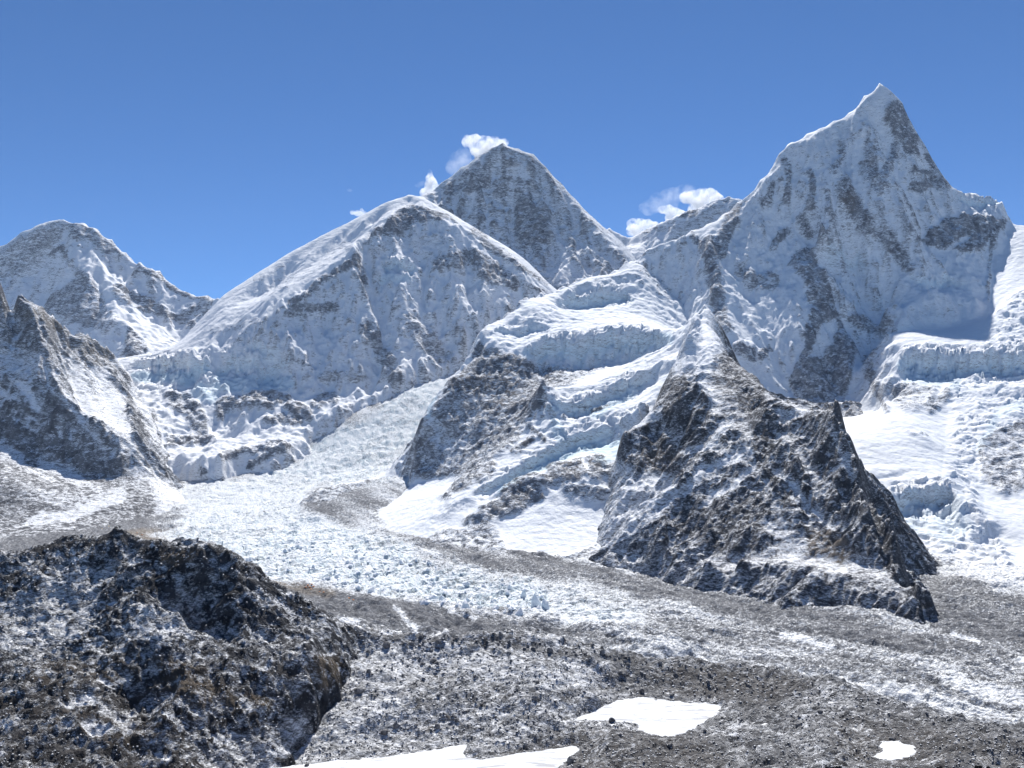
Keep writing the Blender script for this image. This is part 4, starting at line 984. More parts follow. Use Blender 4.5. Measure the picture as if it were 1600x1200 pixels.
for k in POND:
    ins = in_poly(s.X, s.Y, pond_xy(k)).astype(float)
    near_ = sstep(.1, .5, s.blur(s.blur(ins, 3), 2))
    s.Z = s.Z * (1 - near_) + (POND[k][0] + .05 + fbm(s.X, s.Y, 9, 4, 116) * 1.6) * near_
    core = sstep(.45, .9, s.blur(ins, 2))
    s.Z = s.Z * (1 - core) + np.minimum(s.Z, POND[k][0] - .7 + fbm(s.X, s.Y, 6, 3, 117) * 1.3) * core
rk = .70 + fbm(s.X, s.Y, 60, 4, 115) * .4 + fbm(s.X * .5 + s.Y * .3, s.Y * .2 - s.X * .3, 9, 3, 125) * .3
rk = paint(s, [
    ('s', [(480, 985), (560, 995), (700, 998), (800, 1006), (900, 1024), (1000, 1030)], 9, .98),
    ('p', [(500, 1000), (700, 1010), (850, 1040), (900, 1070), (760, 1060), (640, 1055), (520, 1060)], 14, .58), ('p', [(520, 1060), (600, 1090), (640, 1140), (560, 1160), (480, 1170), (420, 1190), (400, 1180)], 12, .56),
    ('p', [(640, 1060), (800, 1060), (900, 1070), (760, 1110), (660, 1110)], 12, .8), ('s', [(800, 1040), (850, 1070), (930, 1060)], 12, .55), ('s', [(720, 1120), (820, 1105), (890, 1110)], 12, .6), ('s', [(640, 1170), (740, 1150), (820, 1140)], 12, .68),
    ('s', [(700, 985), (640, 988), (600, 985)], 3, .2), ('p', [(1270, 1065), (1330, 1075), (1340, 1110), (1270, 1130), (1220, 1130), (1240, 1090)], 10, .58), ('s', [(1240, 1150), (1300, 1140)], 14, .62), ('p', [(1480, 1180), (1600, 1180), (1620, 1215), (1470, 1215)], 10, .66),
    ('p', [(950, 1030), (1200, 1050), (1250, 1070), (1180, 1130), (1120, 1090), (960, 1070)], 12, .9), ('p', [(740, 1180), (900, 1135), (990, 1145), (1100, 1150), (1150, 1200), (900, 1215), (880, 1190)], 10, .93), ('p', [(1330, 1120), (1500, 1145), (1600, 1155), (1620, 1180), (1440, 1180)], 10, .9)], rk, seed=83)
br = paint(s, [('p', [(1000, 1028), (1200, 1050), (1280, 1064), (1200, 1100), (1040, 1085)], 14, .36), ('p', [(740, 1180), (900, 1135), (1100, 1150), (1150, 1200), (900, 1215)], 14, .34), ('p', [(1300, 1120), (1600, 1150), (1620, 1200), (1300, 1200)], 14, .35), ('s', [(660, 1140), (740, 1120)], 12, .5)], rk * 0 + .1, seed=84)
rk = rk - .20 + .13 * sstep(950, 1120, s.U)
rk = rk - .10 * sstep(1000, 900, s.U)
s.mesh('moraine', M_mor, [rk, rk * 0, br], 'grey brown rubble moraine ridge across the foreground')
SH_mor = s

# ------------------------------------------------------------------ dark knoll at the lower left
M_knoll = snow_rock('knoll_rock', 20, rock=((.016, .018, .024), (.075, .077, .086)), brown=(.19, .145, .10), bump_rock=10, bump_snow=2.5, amp=1.5, up=1.2, upm=.74, edge=.035, fine=.22)
s = fan(-220, 590, 1.6, 470, 900, 1.05)
SKYL = [(-220, 885, 740), (0, 872, 740), (60, 864, 745), (110, 852, 750), (150, 848, 750), (182, 840, 750), (210, 847, 748), (240, 854, 742), (290, 861, 738), (330, 862, 732), (362, 872, 728), (385, 890, 726), (400, 904, 726), (440, 935, 730), (480, 958, 740), (520, 982, 752), (550, 992, 756)]
s.base([ SKYL,
    [(60, 900, 720), (140, 890, 722), (200, 880, 728), (260, 885, 722), (300, 890, 715)],
    [(182, 842, 748), (200, 880, 726), (230, 940, 690), (250, 1000, 655)], [(370, 880, 722), (400, 930, 706), (440, 960, 704), (470, 985, 706)],
    [(300, 900, 712), (290, 930, 706), (280, 955, 700), (290, 985, 690)],
    [(340, 900, 708), (350, 940, 690), (400, 960, 690), (450, 985, 694), (465, 1000, 690)],
    [(300, 1010, 672), (350, 1000, 676), (420, 1005, 676), (460, 1010, 680)],
    [(60, 960, 690), (100, 940, 695), (140, 970, 680)], [(240, 960, 672), (280, 970, 665), (250, 1010, 640), (270, 1050, 622)],
    [(0, 1010, 650), (100, 1020, 645), (180, 1030, 645)], [(290, 1060, 618), (320, 1080, 612), (280, 1090, 600)], [(380, 1030, 655), (430, 1060, 640), (380, 1090, 620)],
    [(480, 1020, 680), (500, 1060, 660), (530, 1070, 670), (540, 1040, 700)], [(490, 1090, 640), (440, 1100, 630), (400, 1130, 610), (330, 1160, 590)],
    [(110, 1100, 595), (140, 1090, 600), (170, 1110, 590)], [(130, 1130, 575), (160, 1150, 570)], [(200, 1120, 605), (220, 1150, 590)], [(250, 1110, 585), (270, 1130, 575), (290, 1150, 580)],
    [(0, 1100, 590), (60, 1110, 588)], [(0, 1200, 540), (100, 1200, 540), (200, 1200, 555), (300, 1205, 560), (400, 1200, 585), (450, 1200, 600)],
    [(-220, 1000, 640), (-220, 1180, 540)], [(-220, 1260, 505), (200, 1260, 510), (590, 1260, 520)],
], back(SKYL, 25, 24, 6, 15) + [W(-220, -330, 900), W(100, -330, 900), W(300, -330, 890), W(590, -260, 880), W(-220, -170, 470), W(200, -170, 470), W(590, -180, 470), W(590, -230, 600)] + hid([(575, -170, 800), (575, -180, 740), (565, -215, 690), (510, -235, 640), (490, -240, 590), (480, -240, 520)], 15), 18)
e, sl0 = carve(s, 95, 6, 9.5, 121, lo=.2, hi=.7)
ruff(s, 48, 6, 8, 122, ridged=True, gain=.55)
f1, fe, cid, gx_, gy_ = voronoi(s.X + s.Y * .3, s.Y, 7, 5)
s.Z += (cid - .5) * 1.0 + gx_ * (cid - .5) * 2.6
ruff(s, 11, 4, 1.2, 123, ridged=True)
f1, fe, cid, gx_, gy_ = voronoi(s.X, s.Y, 2.8, 9)
s.Z += (cid ** 2) * .8 * sstep(.8, .2, f1)
sl = slope_of(s)
rk = cover_base(s, .66, .2, .7, 1.6, .25, 4, 2)
rk = paint(s, [
    ('s', [(60, 866), (120, 856), (182, 842), (240, 858), (330, 866), (365, 876), (400, 908), (470, 960)], 7, .98),
    ('p', [(80, 890), (130, 880), (170, 900), (160, 940), (120, 1000), (60, 1010), (0, 1010), (0, 940), (60, 930)], 10, .45), ('p', [(210, 960), (270, 955), (280, 985), (250, 1010), (200, 990)], 7, .42),
    ('s', [(170, 870), (190, 900), (160, 930)], 12, .66), ('s', [(275, 900), (285, 930), (280, 960), (300, 1000), (360, 1040)], 8, .45), ('p', [(310, 890), (370, 885), (430, 950), (470, 990), (440, 1000), (350, 985), (310, 960)], 8, .93),
    ('s', [(400, 940), (440, 950), (460, 965)], 6, .5), ('p', [(250, 870), (310, 870), (320, 890), (280, 900), (258, 890)], 5, .97), ('p', [(230, 900), (280, 910), (275, 950), (240, 940)], 6, .95),
    ('p', [(240, 1030), (300, 1040), (360, 1080), (370, 1110), (300, 1100), (250, 1070)], 7, .97), ('p', [(480, 1025), (530, 1030), (540, 1060), (500, 1090), (480, 1060)], 6, .97), ('p', [(290, 1000), (380, 1015), (480, 1015), (470, 1080), (400, 1100), (350, 1050)], 12, .78),
    ('p', [(-100, 1050), (0, 1040), (120, 1035), (200, 1060), (240, 1120), (310, 1180), (300, 1225), (-100, 1225)], 14, .84), ('s', [(110, 1105), (140, 1095)], 8, .2), ('p', [(125, 1130), (150, 1120), (172, 1140), (160, 1152), (135, 1145)], 4, .0), ('s', [(160, 1110), (200, 1140)], 10, .4), ('s', [(160, 1062), (175, 1075)], 6, .2),
    ('s', [(255, 1110), (265, 1130)], 4, .2), ('p', [(310, 1200), (340, 1155), (390, 1150), (470, 1120), (480, 1160), (420, 1215), (310, 1215)], 8, .48), ('p', [(390, 1090), (430, 1100), (400, 1125)], 6, .92), ('s', [(250, 1185), (265, 1190)], 6, .1)], rk, seed=85)
br = paint(s, [('p', [(240, 1030), (300, 1040), (365, 1085), (370, 1120), (300, 1110), (250, 1070)], 12, .6), ('p', [(480, 1025), (530, 1030), (540, 1060), (500, 1090), (480, 1060)], 8, .7), ('s', [(255, 880), (300, 875)], 10, .7), ('s', [(390, 1095), (430, 1110)], 8, .8),
               ('s', [(60, 1060), (200, 1050)], 22, .35), ('s', [(80, 1130), (240, 1160)], 22, .4)], paint(s, [('p', [(-100, 1040), (120, 1030), (240, 1060), (480, 1020), (480, 1120), (300, 1225), (-100, 1225)], 16, .16)], rk * 0 + .02, seed=87), seed=86)
crag(s, rk, 15, 3.2, 124)
rk = rk - .16
s.mesh('rock_knoll', M_knoll, [rk, rk * 0, br], 'dark snow dusted rock knoll filling the lower left corner')
SH_kn = s

# ------------------------------------------------------------------ slope below the viewpoint (underfoot, below the frame)
s = fan(-400, 2000, 30, 1, 560, 7)
Yc = s.Y
s.Z = np.interp(Yc, [0, 40, 150, 300, 420, 560], [-2, -18, -66, -136, -185, -225]) + fbm(s.X, s.Y, 60, 3, 131) * 3 * sstep(10, 80, Yc)
s.mesh('slope', M_mor, [Yc * 0 + .85, Yc * 0, Yc * 0 + .3])
# valley floor sheet under everything, out to the horizon
me = bpy.data.meshes.new('valley_floor')
me.from_pydata([(-8000, -1000, 20), (8000, -1000, 20), (8000, 10300, 20), (-8000, 10300, 20)], [], [(0, 1, 2, 3)])
me.materials.append(M_ice)
o = bpy.data.objects.new('valley_floor', me); sc.collection.objects.link(o); o['kind'] = 'structure'

# ------------------------------------------------------------------ frozen ponds
def plain(name, col, rough=.8, spec=.15, bwl=None, bd=0, col2=None):
    k = NT(name)
    p = k.n('ShaderNodeBsdfPrincipled')
    c = k.mix(k.mapr(k.noise(bwl or 3, 7, .65), .35, .65), col, col2 or tuple(x * .8 for x in col))
    k.put(p.inputs['Base Color'], c)
    p.inputs['Roughness'].default_value = rough; p.inputs['Specular IOR Level'].default_value = spec
    if bwl: k.put(p.inputs['Normal'], k.bump(k.noise(bwl, 8, .6), bd))
    k.t.links.new(p.outputs[0], k.out.inputs[0])
    return k.m
def pond_mat():
    k = NT('pond_snow')
    st = k.noise(11, 7, .62, k.mapping((.35, 1.6, 1), (0, 0, .25)), .8)
    dirt = k.mapr(st, .53, .62)
    c = k.mix(k.mapr(k.noise(20, 6, .6), .35, .7), (.74, .75, .76), (.64, .66, .685))
    c = k.mix(k.math('MULTIPLY', dirt, .75), c, (.36, .36, .37))
    p = k.n('ShaderNodeBsdfPrincipled'); k.put(p.inputs['Base Color'], c); p.inputs['Roughness'].default_value = .7; p.inputs['Specular IOR Level'].default_value = .2
    k.put(p.inputs['Normal'], k.bump(k.noise(9, 9, .6, k.mapping((.6, 1.2, 1))), 2.2))
    k.t.links.new(p.outputs[0], k.out.inputs[0])
    return k.m
M_pond = pond_mat()
import bmesh
def link(name, me, mat=None, parent=None, loc=None):
    if mat: me.materials.append(mat)
    o = bpy.data.objects.new(name, me); sc.collection.objects.link(o)
    if parent: o.parent = parent
    if loc: o.location = loc
    return o
def tag(o, label, cat, group=None):
    o['label'] = label; o['category'] = cat
    if group: o['group'] = group
    return o
PLAB = {'A': 'white snow covered frozen pond cut by the bottom edge, the lowest and widest one', 'B': 'white snow covered frozen pond with ragged shores and dark streaks, ringed by brown rubble', 'C': 'small white frozen pond with dark stones at its shore, at lower right'}
for kx in POND:
    z = POND[kx][0]
    xy = pond_xy(kx)
    cx = sum(p[0] for p in xy) / len(xy); cy = sum(p[1] for p in xy) / len(xy)
    ring = []
    for a, b in zip(xy, xy[1:] + xy[:1]):
        n = max(2, int(math.hypot(b[0] - a[0], b[1] - a[1]) / 1.2))
        for q in range(n):
            x, y = a[0] + (b[0] - a[0]) * q / n, a[1] + (b[1] - a[1]) * q / n
            e_ = 1.0 + 1.6 * float(perlin(np.array([x / 4.0]), np.array([y / 4.0]), 3)[0]) + 1.0 * float(perlin(np.array([x / 1.5]), np.array([y / 1.5]), 4)[0])
            d_ = math.hypot(x - cx, y - cy) + 1e-6
            ring.append((x + (x - cx) / d_ * e_, y + (y - cy) / d_ * e_))
    bm = bmesh.new()
    top = [bm.verts.new((x, y, z + CAMZ)) for x, y in ring]
    bot = [bm.verts.new((x, y, z + CAMZ - 2.5)) for x, y in ring]
    n = len(ring)
    for q in range(n):
        bm.faces.new((top[q], bot[q], bot[(q + 1) % n], top[(q + 1) % n]))
    ed = [bm.edges.get((top[q], top[(q + 1) % n])) for q in range(n)]
    bmesh.ops.triangle_fill(bm, edges=ed, use_beauty=True)
    bmesh.ops.recalc_face_normals(bm, faces=bm.faces)
    me = bpy.data.meshes.new('frozen_pond'); bm.to_mesh(me); bm.free()
    tag(link('frozen_pond', me, M_pond), PLAB[kx], 'frozen pond')

# ------------------------------------------------------------------ boulders and stones
M_bould = snow_rock('boulder_rock', 2.2, rock=((.075, .077, .083), (.26, .262, .268)), brown=(.16, .12, .09), bump_rock=.22, bump_snow=.1, amp=.6, up=.9, upm=.62, edge=.08)
def rock_mesh(seed, sub=2, flat=.75):
    bm = bmesh.new()
    bmesh.ops.create_icosphere(bm, subdivisions=sub, radius=1)
    r = np.random.default_rng(seed)
    planes = r.normal(size=(9, 3)); planes /= np.linalg.norm(planes, axis=1)[:, None]
    cut = r.uniform(.62, .95, 9)
    for v in bm.verts:
        c = np.array(v.co)
        for p_, d_ in zip(planes, cut):
            q = c @ p_
            if q > d_: c = c - p_ * (q - d_)
        v.co = c * np.array([1, .85, flat]) * (1 + .04 * r.normal())
    me = bpy.data.meshes.new('boulder'); bm.to_mesh(me); bm.free()
    a = me.attributes.new('cover', 'FLOAT_COLOR', 'POINT')
    a.data.foreach_set('color', np.tile([.95, 0, .15, 1], len(me.vertices)).astype(np.float32))
    me.materials.append(M_bould)
    return me
RM = [rock_mesh(k, 2, f) for k, f in enumerate((.75, .6, .9, .7, 1.1, .8))]
def boulder(sheet, u, v, px, label=None, mesh=None):
    x, y = sheet.hit(u, v)
    z = float(sheet.at(np.array([x]), np.array([y]))[0])
    r = px * y / F / 2
    o = link('boulder', mesh or random.choice(RM), None, None, (x, y, z + CAMZ + r * .25))
    o.scale = (r, r * random.uniform(.8, 1.2), r * random.uniform(.8, 1.15)); o.rotation_euler = (random.uniform(-.3, .3), random.uniform(-.3, .3), random.uniform(0, 6.28))
    g_ = ('dark boulder in the row along the crest of the moraine', 'boulders along the moraine crest') if v < 1062 and u < 1250 else (('dark boulder on the snow dusted left part of the moraine slope', 'boulders on the left moraine slope') if u < 900 else ('dark boulder in the brown grey rubble around the right ponds', 'boulders in the right rubble'))
    tag(o, label or g_[0], 'boulder', None if label else g_[1])
    return o
for u, v, px, lb in [(560, 1083, 15, 'largest dark boulder on the snow dusted slope right of the brown outcrop'), (619, 1140, 10, 'tall narrow dark stone standing on the moraine just above the lowest pond'), (600, 1148, 15, 'big dark block beside the tall narrow stone above the lowest pond'),
                    (683, 1137, 9, 'rounded reddish brown boulder alone on grey gravel above the lowest pond'), (752, 1103, 9, 'upright dark boulder alone on the pale gravel slope in the middle of the moraine'), (840, 1068, 11, 'flat topped boulder in the moraine above and left of the ragged pond'),
                    (1003, 1083, 11, 'grey boulder sitting at the far shore of the ragged pond'), (893, 1191, 16, 'brown lit boulder at the right tip of the lowest pond'), (1282, 1113, 11, 'dark boulder below the snowy crest of the right moraine ridge'),
                    (1394, 1157, 12, 'brownish rock at the far shore of the small pond at lower right'), (677, 1037, 12, 'dark pointed block on the moraine just below its boulder crest'), (604, 1012, 14, 'big dark block just below the left end of the boulder crest'), (480, 1199, 10, 'grey block poking out of the snow at the bottom edge')]:
    boulder(SH_mor, u, v, px, lb)
crest_l = [(480, 980), (560, 992), (640, 996), (700, 998), (800, 1006), (900, 1020), (1000, 1031), (1100, 1045), (1200, 1060)]
nb_ = 0
while nb_ < 235:
    if nb_ < 95:
        a = random.random() * (len(crest_l) - 1); i = int(a); f_ = a - i
        u = crest_l[i][0] * (1 - f_) + crest_l[i + 1][0] * f_; v = crest_l[i][1] * (1 - f_) + crest_l[i + 1][1] * f_ + random.expovariate(1 / 9.0)
        px = random.choice((3.5, 4, 5, 6, 7, 10))
    else:
        u, v = random.uniform(450, 1600), random.uniform(1010, 1198)
        if u < 560 and v < 1060: continue
        px = min(12, 3 + random.expovariate(1 / 1.8))
    x, y = SH_mor.hit(u, v)
    if y > 1000 or any(in_poly(np.array([x]), np.array([y]), pond_xy(k))[0] for k in POND): continue
    boulder(SH_mor, u, v, px); nb_ += 1

def scatter_mesh(name, sheet, uv, px0, px1, mat, seed, cov):
    r = np.random.default_rng(seed)
    base = bmesh.new(); bmesh.ops.create_icosphere(base, subdivisions=1, radius=1)
    bv = np.array([v.co[:] for v in base.verts]); bf = np.array([[v.index for v in f.verts] for f in base.faces]); base.free()
    X_, Y_ = [], []
    for u, v in uv:
        x, y = sheet.hit(u, v)
        X_.append(x); Y_.append(y + r.uniform(-2, 2))
    X_, Y_ = np.array(X_), np.array(Y_)
    ok = (Y_ < 900) & ~np.any([in_poly(X_, Y_, pond_xy(k)) for k in POND], axis=0)
    X_, Y_ = X_[ok], Y_[ok]
    n = len(X_)
    Z_ = sheet.at(X_, Y_)
    rad = r.uniform(0, 1, n) ** 2.2 * (px1 - px0) + px0
    rad = rad * Y_ / F / 2
    V_ = bv[None] * (1 + r.uniform(-.35, .35, (n, len(bv), 1))) * r.uniform(.7, 1.25, (n, 1, 3)) * rad[:, None, None]
    V_ = V_ + np.stack([X_, Y_, Z_ + CAMZ + rad * .2], -1)[:, None]
    idx = (bf[None] + (np.arange(n) * len(bv))[:, None, None]).reshape(-1, 3)
    me = bpy.data.meshes.new(name)
    me.vertices.add(n * len(bv)); me.loops.add(idx.size); me.polygons.add(len(idx))
    me.vertices.foreach_set('co', V_.ravel().astype(np.float32)); me.loops.foreach_set('vertex_index', idx.ravel().astype(np.int32))
    me.polygons.foreach_set('loop_start', np.arange(0, idx.size, 3, dtype=np.int32)); me.update(calc_edges=True)
    a = me.attributes.new('cover', 'FLOAT_COLOR', 'POINT')
    c = np.ones((n, len(bv), 4), np.float32); c[:, :, 0] = r.uniform(cov - .25, cov + .25, (n, 1)); c[:, :, 1] = 0; c[:, :, 2] = r.uniform(0, .4, (n, 1))
    a.data.foreach_set('color', c.ravel())
    o = link(name, me, mat); o['kind'] = 'stuff'
    return o
uv = np.stack([rng.uniform(420, 1620, 12000), 985 + (rng.uniform(0, 1, 12000) ** .8) * 225], -1)
scatter_mesh('rubble', SH_mor, uv, .9, 4.2, M_bould, 5, .6)
uv = np.stack([rng.uniform(-40, 500, 2600), rng.uniform(845, 1215, 2600)], -1)
scatter_mesh('knoll_rubble', SH_kn, uv, 1.4, 5, M_bould, 6, .7)

# ------------------------------------------------------------------ ice pinnacles of the lower icefall
def ice_mat():
    k = NT('pinnacle_ice')
    q = k.n('ShaderNodeNewGeometry'); sp = k.n('ShaderNodeSeparateXYZ'); k.t.links.new(q.outputs['Normal'], sp.inputs[0])
    f = k.mapr(k.math('MULTIPLY_ADD', k.math('SUBTRACT', k.noise(5, 6, .6), .5), .8, sp.outputs[2]), .25, .6)
    c = k.mix(f, k.mix(k.mapr(k.noise(9, 5, .6), .35, .65), (.62, .72, .77), (.78, .83, .86)), SNOW)  # sunlit white on tops and blue shade on sides painted into the ice colour
    p = k.n('ShaderNodeBsdfPrincipled'); k.put(p.inputs['Base Color'], c); p.inputs['Roughness'].default_value = .6; p.inputs['Specular IOR Level'].default_value = .25
    k.put(p.inputs['Normal'], k.bump(k.noise(5, 8, .6), 1.6))
    k.t.links.new(p.outputs[0], k.out.inputs[0])
    return k.m
M_pin = ice_mat()
def pin_mesh(seed):
    r = np.random.default_rng(seed)
    bm = bmesh.new()
    for k in range(7): bm.verts.new((math.cos(k * .9) * r.uniform(.7, 1.05), math.sin(k * .9) * r.uniform(.7, 1.05), -.5))
    for k in range(6): bm.verts.new((math.cos(k * 1.05 + .4) * r.uniform(.45, .9), math.sin(k * 1.05 + .4) * r.uniform(.45, .9), r.uniform(.15, .55)))
    for k in range(4): bm.verts.new((r.uniform(-.4, .4), r.uniform(-.4, .4), r.uniform(.6, 1.15)))
    h = bmesh.ops.convex_hull(bm, input=bm.verts)
    bmesh.ops.delete(bm, geom=[v for v in bm.verts if not v.link_faces], context='VERTS')
    me = bpy.data.meshes.new('ice_pinnacle'); bm.to_mesh(me); bm.free()
    me.materials.append(M_pin)
    return me
PM = [pin_mesh(k) for k in range(10)]
def pinnacle(u, v, px, hpx, label=None):
    x, y = SH_gl.hit(u, v)
    z = float(SH_gl.at(np.array([x]), np.array([y]))[0])
    r = px * y / F / 2
    o = link('ice_pinnacle', random.choice(PM), None, None, (x, y, z + CAMZ - r * .15))
    o.scale = (r, r * random.uniform(.7, 1.1), hpx * y / F); o.rotation_euler = (random.uniform(-.15, .15), random.uniform(-.15, .15), random.uniform(0, 6.28))
    g_ = ('pale ice pinnacle near the lower rim of the white ice field', 'ice pinnacles near the lower rim') if v > 905 else ('small pale ice pinnacle in the middle of the white ice field', 'ice pinnacles in the middle of the ice field')
    tag(o, label or g_[0], 'ice pinnacle', None if label else g_[1])
for u, v, px, h_, lb in [(838, 948, 20, 18, 'tallest blue ice tower near the right tip of the white ice field'), (852, 953, 15, 13, 'blocky blue ice tower at the very right tip of the white ice field'), (810, 962, 22, 13, 'broad blue ice block on the lower rim of the ice field beside the rubble'), (727, 948, 20, 11, 'pyramid shaped blue ice block left of the broad block on the ice rim'), (818, 932, 13, 12, 'slender grey ice tooth just behind the tallest blue ice tower')]:
    pinnacle(u, v, px, h_, lb)
wp = [(250, 850), (300, 835), (420, 830), (560, 835), (640, 868), (720, 888), (800, 910), (850, 925), (862, 945), (845, 958), (800, 962), (740, 953), (640, 940), (560, 925), (480, 908), (420, 898), (370, 880), (330, 866)]
n_ = 0
while n_ < 285:
    u, v = random.uniform(300, 860), random.uniform(845, 964)
    if not in_poly(np.array([u]), np.array([v]), wp)[0]: continue
    k_ = (v - 840) / 122.0
    if random.random() > .25 + k_: continue
    px = random.uniform(4, 8) + 9 * k_ * random.random() ** 4
    pinnacle(u, v, px * random.uniform(.9, 1.5), px * random.uniform(.2, .5)); n_ += 1

# ------------------------------------------------------------------ tents of the camp at the glacier edge
M_tent = plain('tent_orange', (.72, .25, .05), .6, .3, .8, .01, (.62, .22, .05))
M_tenty = plain('tent_yellow', (.75, .48, .10), .6, .3, .8, .01, (.70, .44, .09))
bm = bmesh.new()
bmesh.ops.create_uvsphere(bm, u_segments=12, v_segments=8, radius=1)
bmesh.ops.bisect_plane(bm, geom=bm.verts[:] + bm.edges[:] + bm.faces[:], plane_co=(0, 0, 0), plane_no=(0, 0, -1), clear_outer=True)
for v in bm.verts: v.co.x *= 1.25; v.co.z *= .85 + .15 * abs(v.co.x)
tm = bpy.data.meshes.new('tent'); bm.to_mesh(tm); bm.free()
tm2 = tm.copy(); tm.materials.append(M_tent); tm2.materials.append(M_tenty)
spots = [(481, 917), (484, 919), (487, 916), (490, 918), (478, 920), (486, 921), (500, 923), (506, 925), (412, 905), (416, 907), (420, 906), (410, 908), (545, 936), (552, 938), (160, 826), (214, 834), (222, 836), (170, 824)]
for i, (u, v) in enumerate(spots):
    x, y = SH_gl.hit(u, v)
    z = float(SH_gl.at(np.array([x]), np.array([y]))[0])
    yel = i in (8, 9, 10, 11, 14, 17)
    o = link('tent', tm2 if yel else tm, None, None, (x, y, z + CAMZ))
    o.scale = (2.6, 2.2, 2.0); o.rotation_euler = (0, 0, random.uniform(0, 3))
    tag(o, 'tiny yellow dome tent pitched on the rubble beside the ice' if yel else 'tiny orange dome tent pitched on the rubble beside the ice', 'tent', 'yellow camp tents' if yel else 'orange camp tents')

# ------------------------------------------------------------------ clouds behind the ridges
def cloud_mat(dens, wl):
    k = NT('cloud_vapour')
    n1 = k.noise(wl, 6, .62)
    dn = k.math('MULTIPLY', k.mapr(n1, .37, .72), dens)
    pv = k.n('ShaderNodeVolumePrincipled'); pv.inputs['Color'].default_value = (.97, .975, .98, 1); pv.inputs['Anisotropy'].default_value = .35
    k.put(pv.inputs['Density'], dn)
    k.t.links.new(pv.outputs[0], k.out.inputs['Volume'])
    return k.m
M_cl, M_wisp = cloud_mat(.026, 100), cloud_mat(.0022, 130)
ctex = bpy.data.textures.new('cloud_lumps', 'CLOUDS'); ctex.noise_scale = 70; ctex.noise_depth = 4
def cloud(blobs, Y, mat, label, vox=14, lump=45):
    cu = sum(b[0] for b in blobs) / len(blobs); cv = sum(b[1] for b in blobs) / len(blobs)
    c = P(cu, cv, Y)
    bm = bmesh.new()
    for u, v, r, e_ in blobs:
        q = P(u, v, Y + random.uniform(-40, 40))
        R_ = r * Y / F * 1.3
        g = bmesh.ops.create_icosphere(bm, subdivisions=3, radius=R_)
        for vv in g['verts']:
            vv.co.x = vv.co.x * e_ + q[0] - c[0]; vv.co.y = vv.co.y * 1.2 + q[1] - c[1]; vv.co.z += q[2] - c[2]
    me = bpy.data.meshes.new('cloud'); bm.to_mesh(me); bm.free()
    o = link('cloud', me, mat, None, (c[0], c[1], c[2] + CAMZ))
    m_ = o.modifiers.new('merge', 'REMESH'); m_.mode = 'VOXEL'; m_.voxel_size = vox
    d_ = o.modifiers.new('lumps', 'DISPLACE'); d_.texture = ctex; d_.strength = lump; d_.mid_level = .5; d_.texture_coords = 'GLOBAL'
    tag(o, label, 'cloud')
CY = 10800
cloud([(731, 221, 7, 1.1), (742, 220, 8, 1.2), (757, 222, 8, 1.3), (772, 223, 7, 1.4), (785, 224, 6, 1.3), (745, 232, 9, 1), (751, 242, 9, 1), (759, 236, 9, 1), (752, 254, 8, 1), (749, 266, 7, 1), (762, 250, 10, 1), (772, 240, 10, 1)], CY, M_cl, 'bright white cloud plume blowing left from the tip of the dark summit')
cloud([(719, 252, 12, 1.2), (729, 262, 11, 1), (709, 262, 9, 1.2), (725, 240, 8, 1.2)], CY + 60, M_wisp, 'thin grey wisp of cloud below the bright summit plume')
cloud([(672, 270, 4, .9), (672, 278, 6, .9), (674, 288, 8, .9), (675, 298, 10, 1), (665, 302, 7, 1)], CY, M_cl, 'small upright white puff on the left ridge of the dark summit')
cloud([(660, 287, 3, 2), (654, 290, 2.5, 2.2)], CY, M_wisp, 'tiny faint wisp just left of the upright puff', 10, 20)
cloud([(552, 332, 3, 1.5), (560, 334, 4, 1.5), (568, 334, 4, 1.2), (575, 337, 4, 1.2), (565, 329, 3, 1)], CY, M_cl, 'low ragged white wisp over the sunlit left ridge of the white shoulder', 12, 30)
cloud([(545, 297, 2.0, 1.8), (548, 298, 1.6, 1.8)], CY, M_wisp, 'faint speck of cloud alone in the blue sky left of the summit', 8, 12)
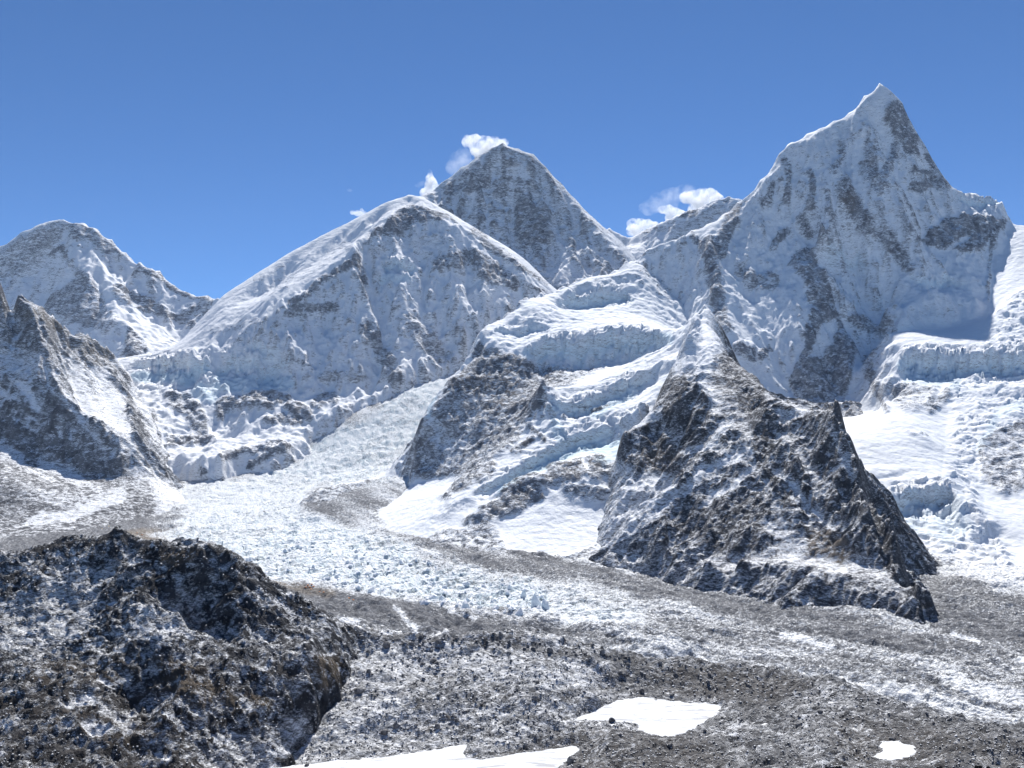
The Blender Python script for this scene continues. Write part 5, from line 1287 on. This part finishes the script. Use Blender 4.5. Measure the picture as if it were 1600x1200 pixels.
cloud([(1074, 309, 8, 1.2), (1084, 307, 8, 1.2), (1097, 306, 9, 1.3), (1112, 306, 8, 1.3), (1122, 312, 7, 1), (1100, 318, 12, 1.2), (1090, 326, 10, 1.2), (1113, 318, 10, 1), (1110, 300, 5, 1)], CY, M_cl, 'largest white cloud at the right, behind the ridge of rock teeth')
cloud([(1036, 328, 5, 1.3), (1045, 328, 6, 1.3), (1055, 333, 7, 1.2), (1062, 338, 8, 1.2), (1050, 340, 7, 1.2)], CY, M_cl, 'middle white cloud behind the saddle, left of the largest one', 12, 32)
cloud([(1030, 312, 9, 1.5), (1050, 306, 10, 1.6), (1072, 300, 10, 1.5), (1015, 325, 9, 1.5), (1040, 322, 10, 1.5)], CY + 80, M_wisp, 'faint veil of cloud trailing above the saddle, left of the largest cloud')
cloud([(988, 349, 6, 1.2), (1000, 350, 7, 1.2), (1012, 350, 6, 1.3), (1022, 352, 5, 1.2), (990, 360, 8, 1.2), (1004, 358, 8, 1.3)], CY, M_cl, 'low white cloud resting on the snow saddle beside the dark summit', 12, 32)

# ------------------------------------------------------------------ mountain air
HZ = 6e-6
x0, x1, y0, y1, z0, z1 = -8200, 8200, -1200, 10350, -60, 3000
me = bpy.data.meshes.new('haze')
me.from_pydata([(x, y, z) for x in (x0, x1) for y in (y0, y1) for z in (z0, z1)], [], [(0, 1, 3, 2), (4, 6, 7, 5), (0, 4, 5, 1), (2, 3, 7, 6), (0, 2, 6, 4), (1, 5, 7, 3)])
hm = bpy.data.materials.new('haze_air'); hm.use_nodes = True
hm.node_tree.nodes.clear()
ho = hm.node_tree.nodes.new('ShaderNodeOutputMaterial')
pv = hm.node_tree.nodes.new('ShaderNodeVolumePrincipled')
pv.inputs['Color'].default_value = (.62, .78, 1.0, 1)
pv.inputs['Density'].default_value = HZ
pv.inputs['Anisotropy'].default_value = .2
hm.node_tree.links.new(pv.outputs[0], ho.inputs['Volume'])
me.materials.append(hm)
hz = bpy.data.objects.new('haze', me); sc.collection.objects.link(hz); hz['kind'] = 'stuff'
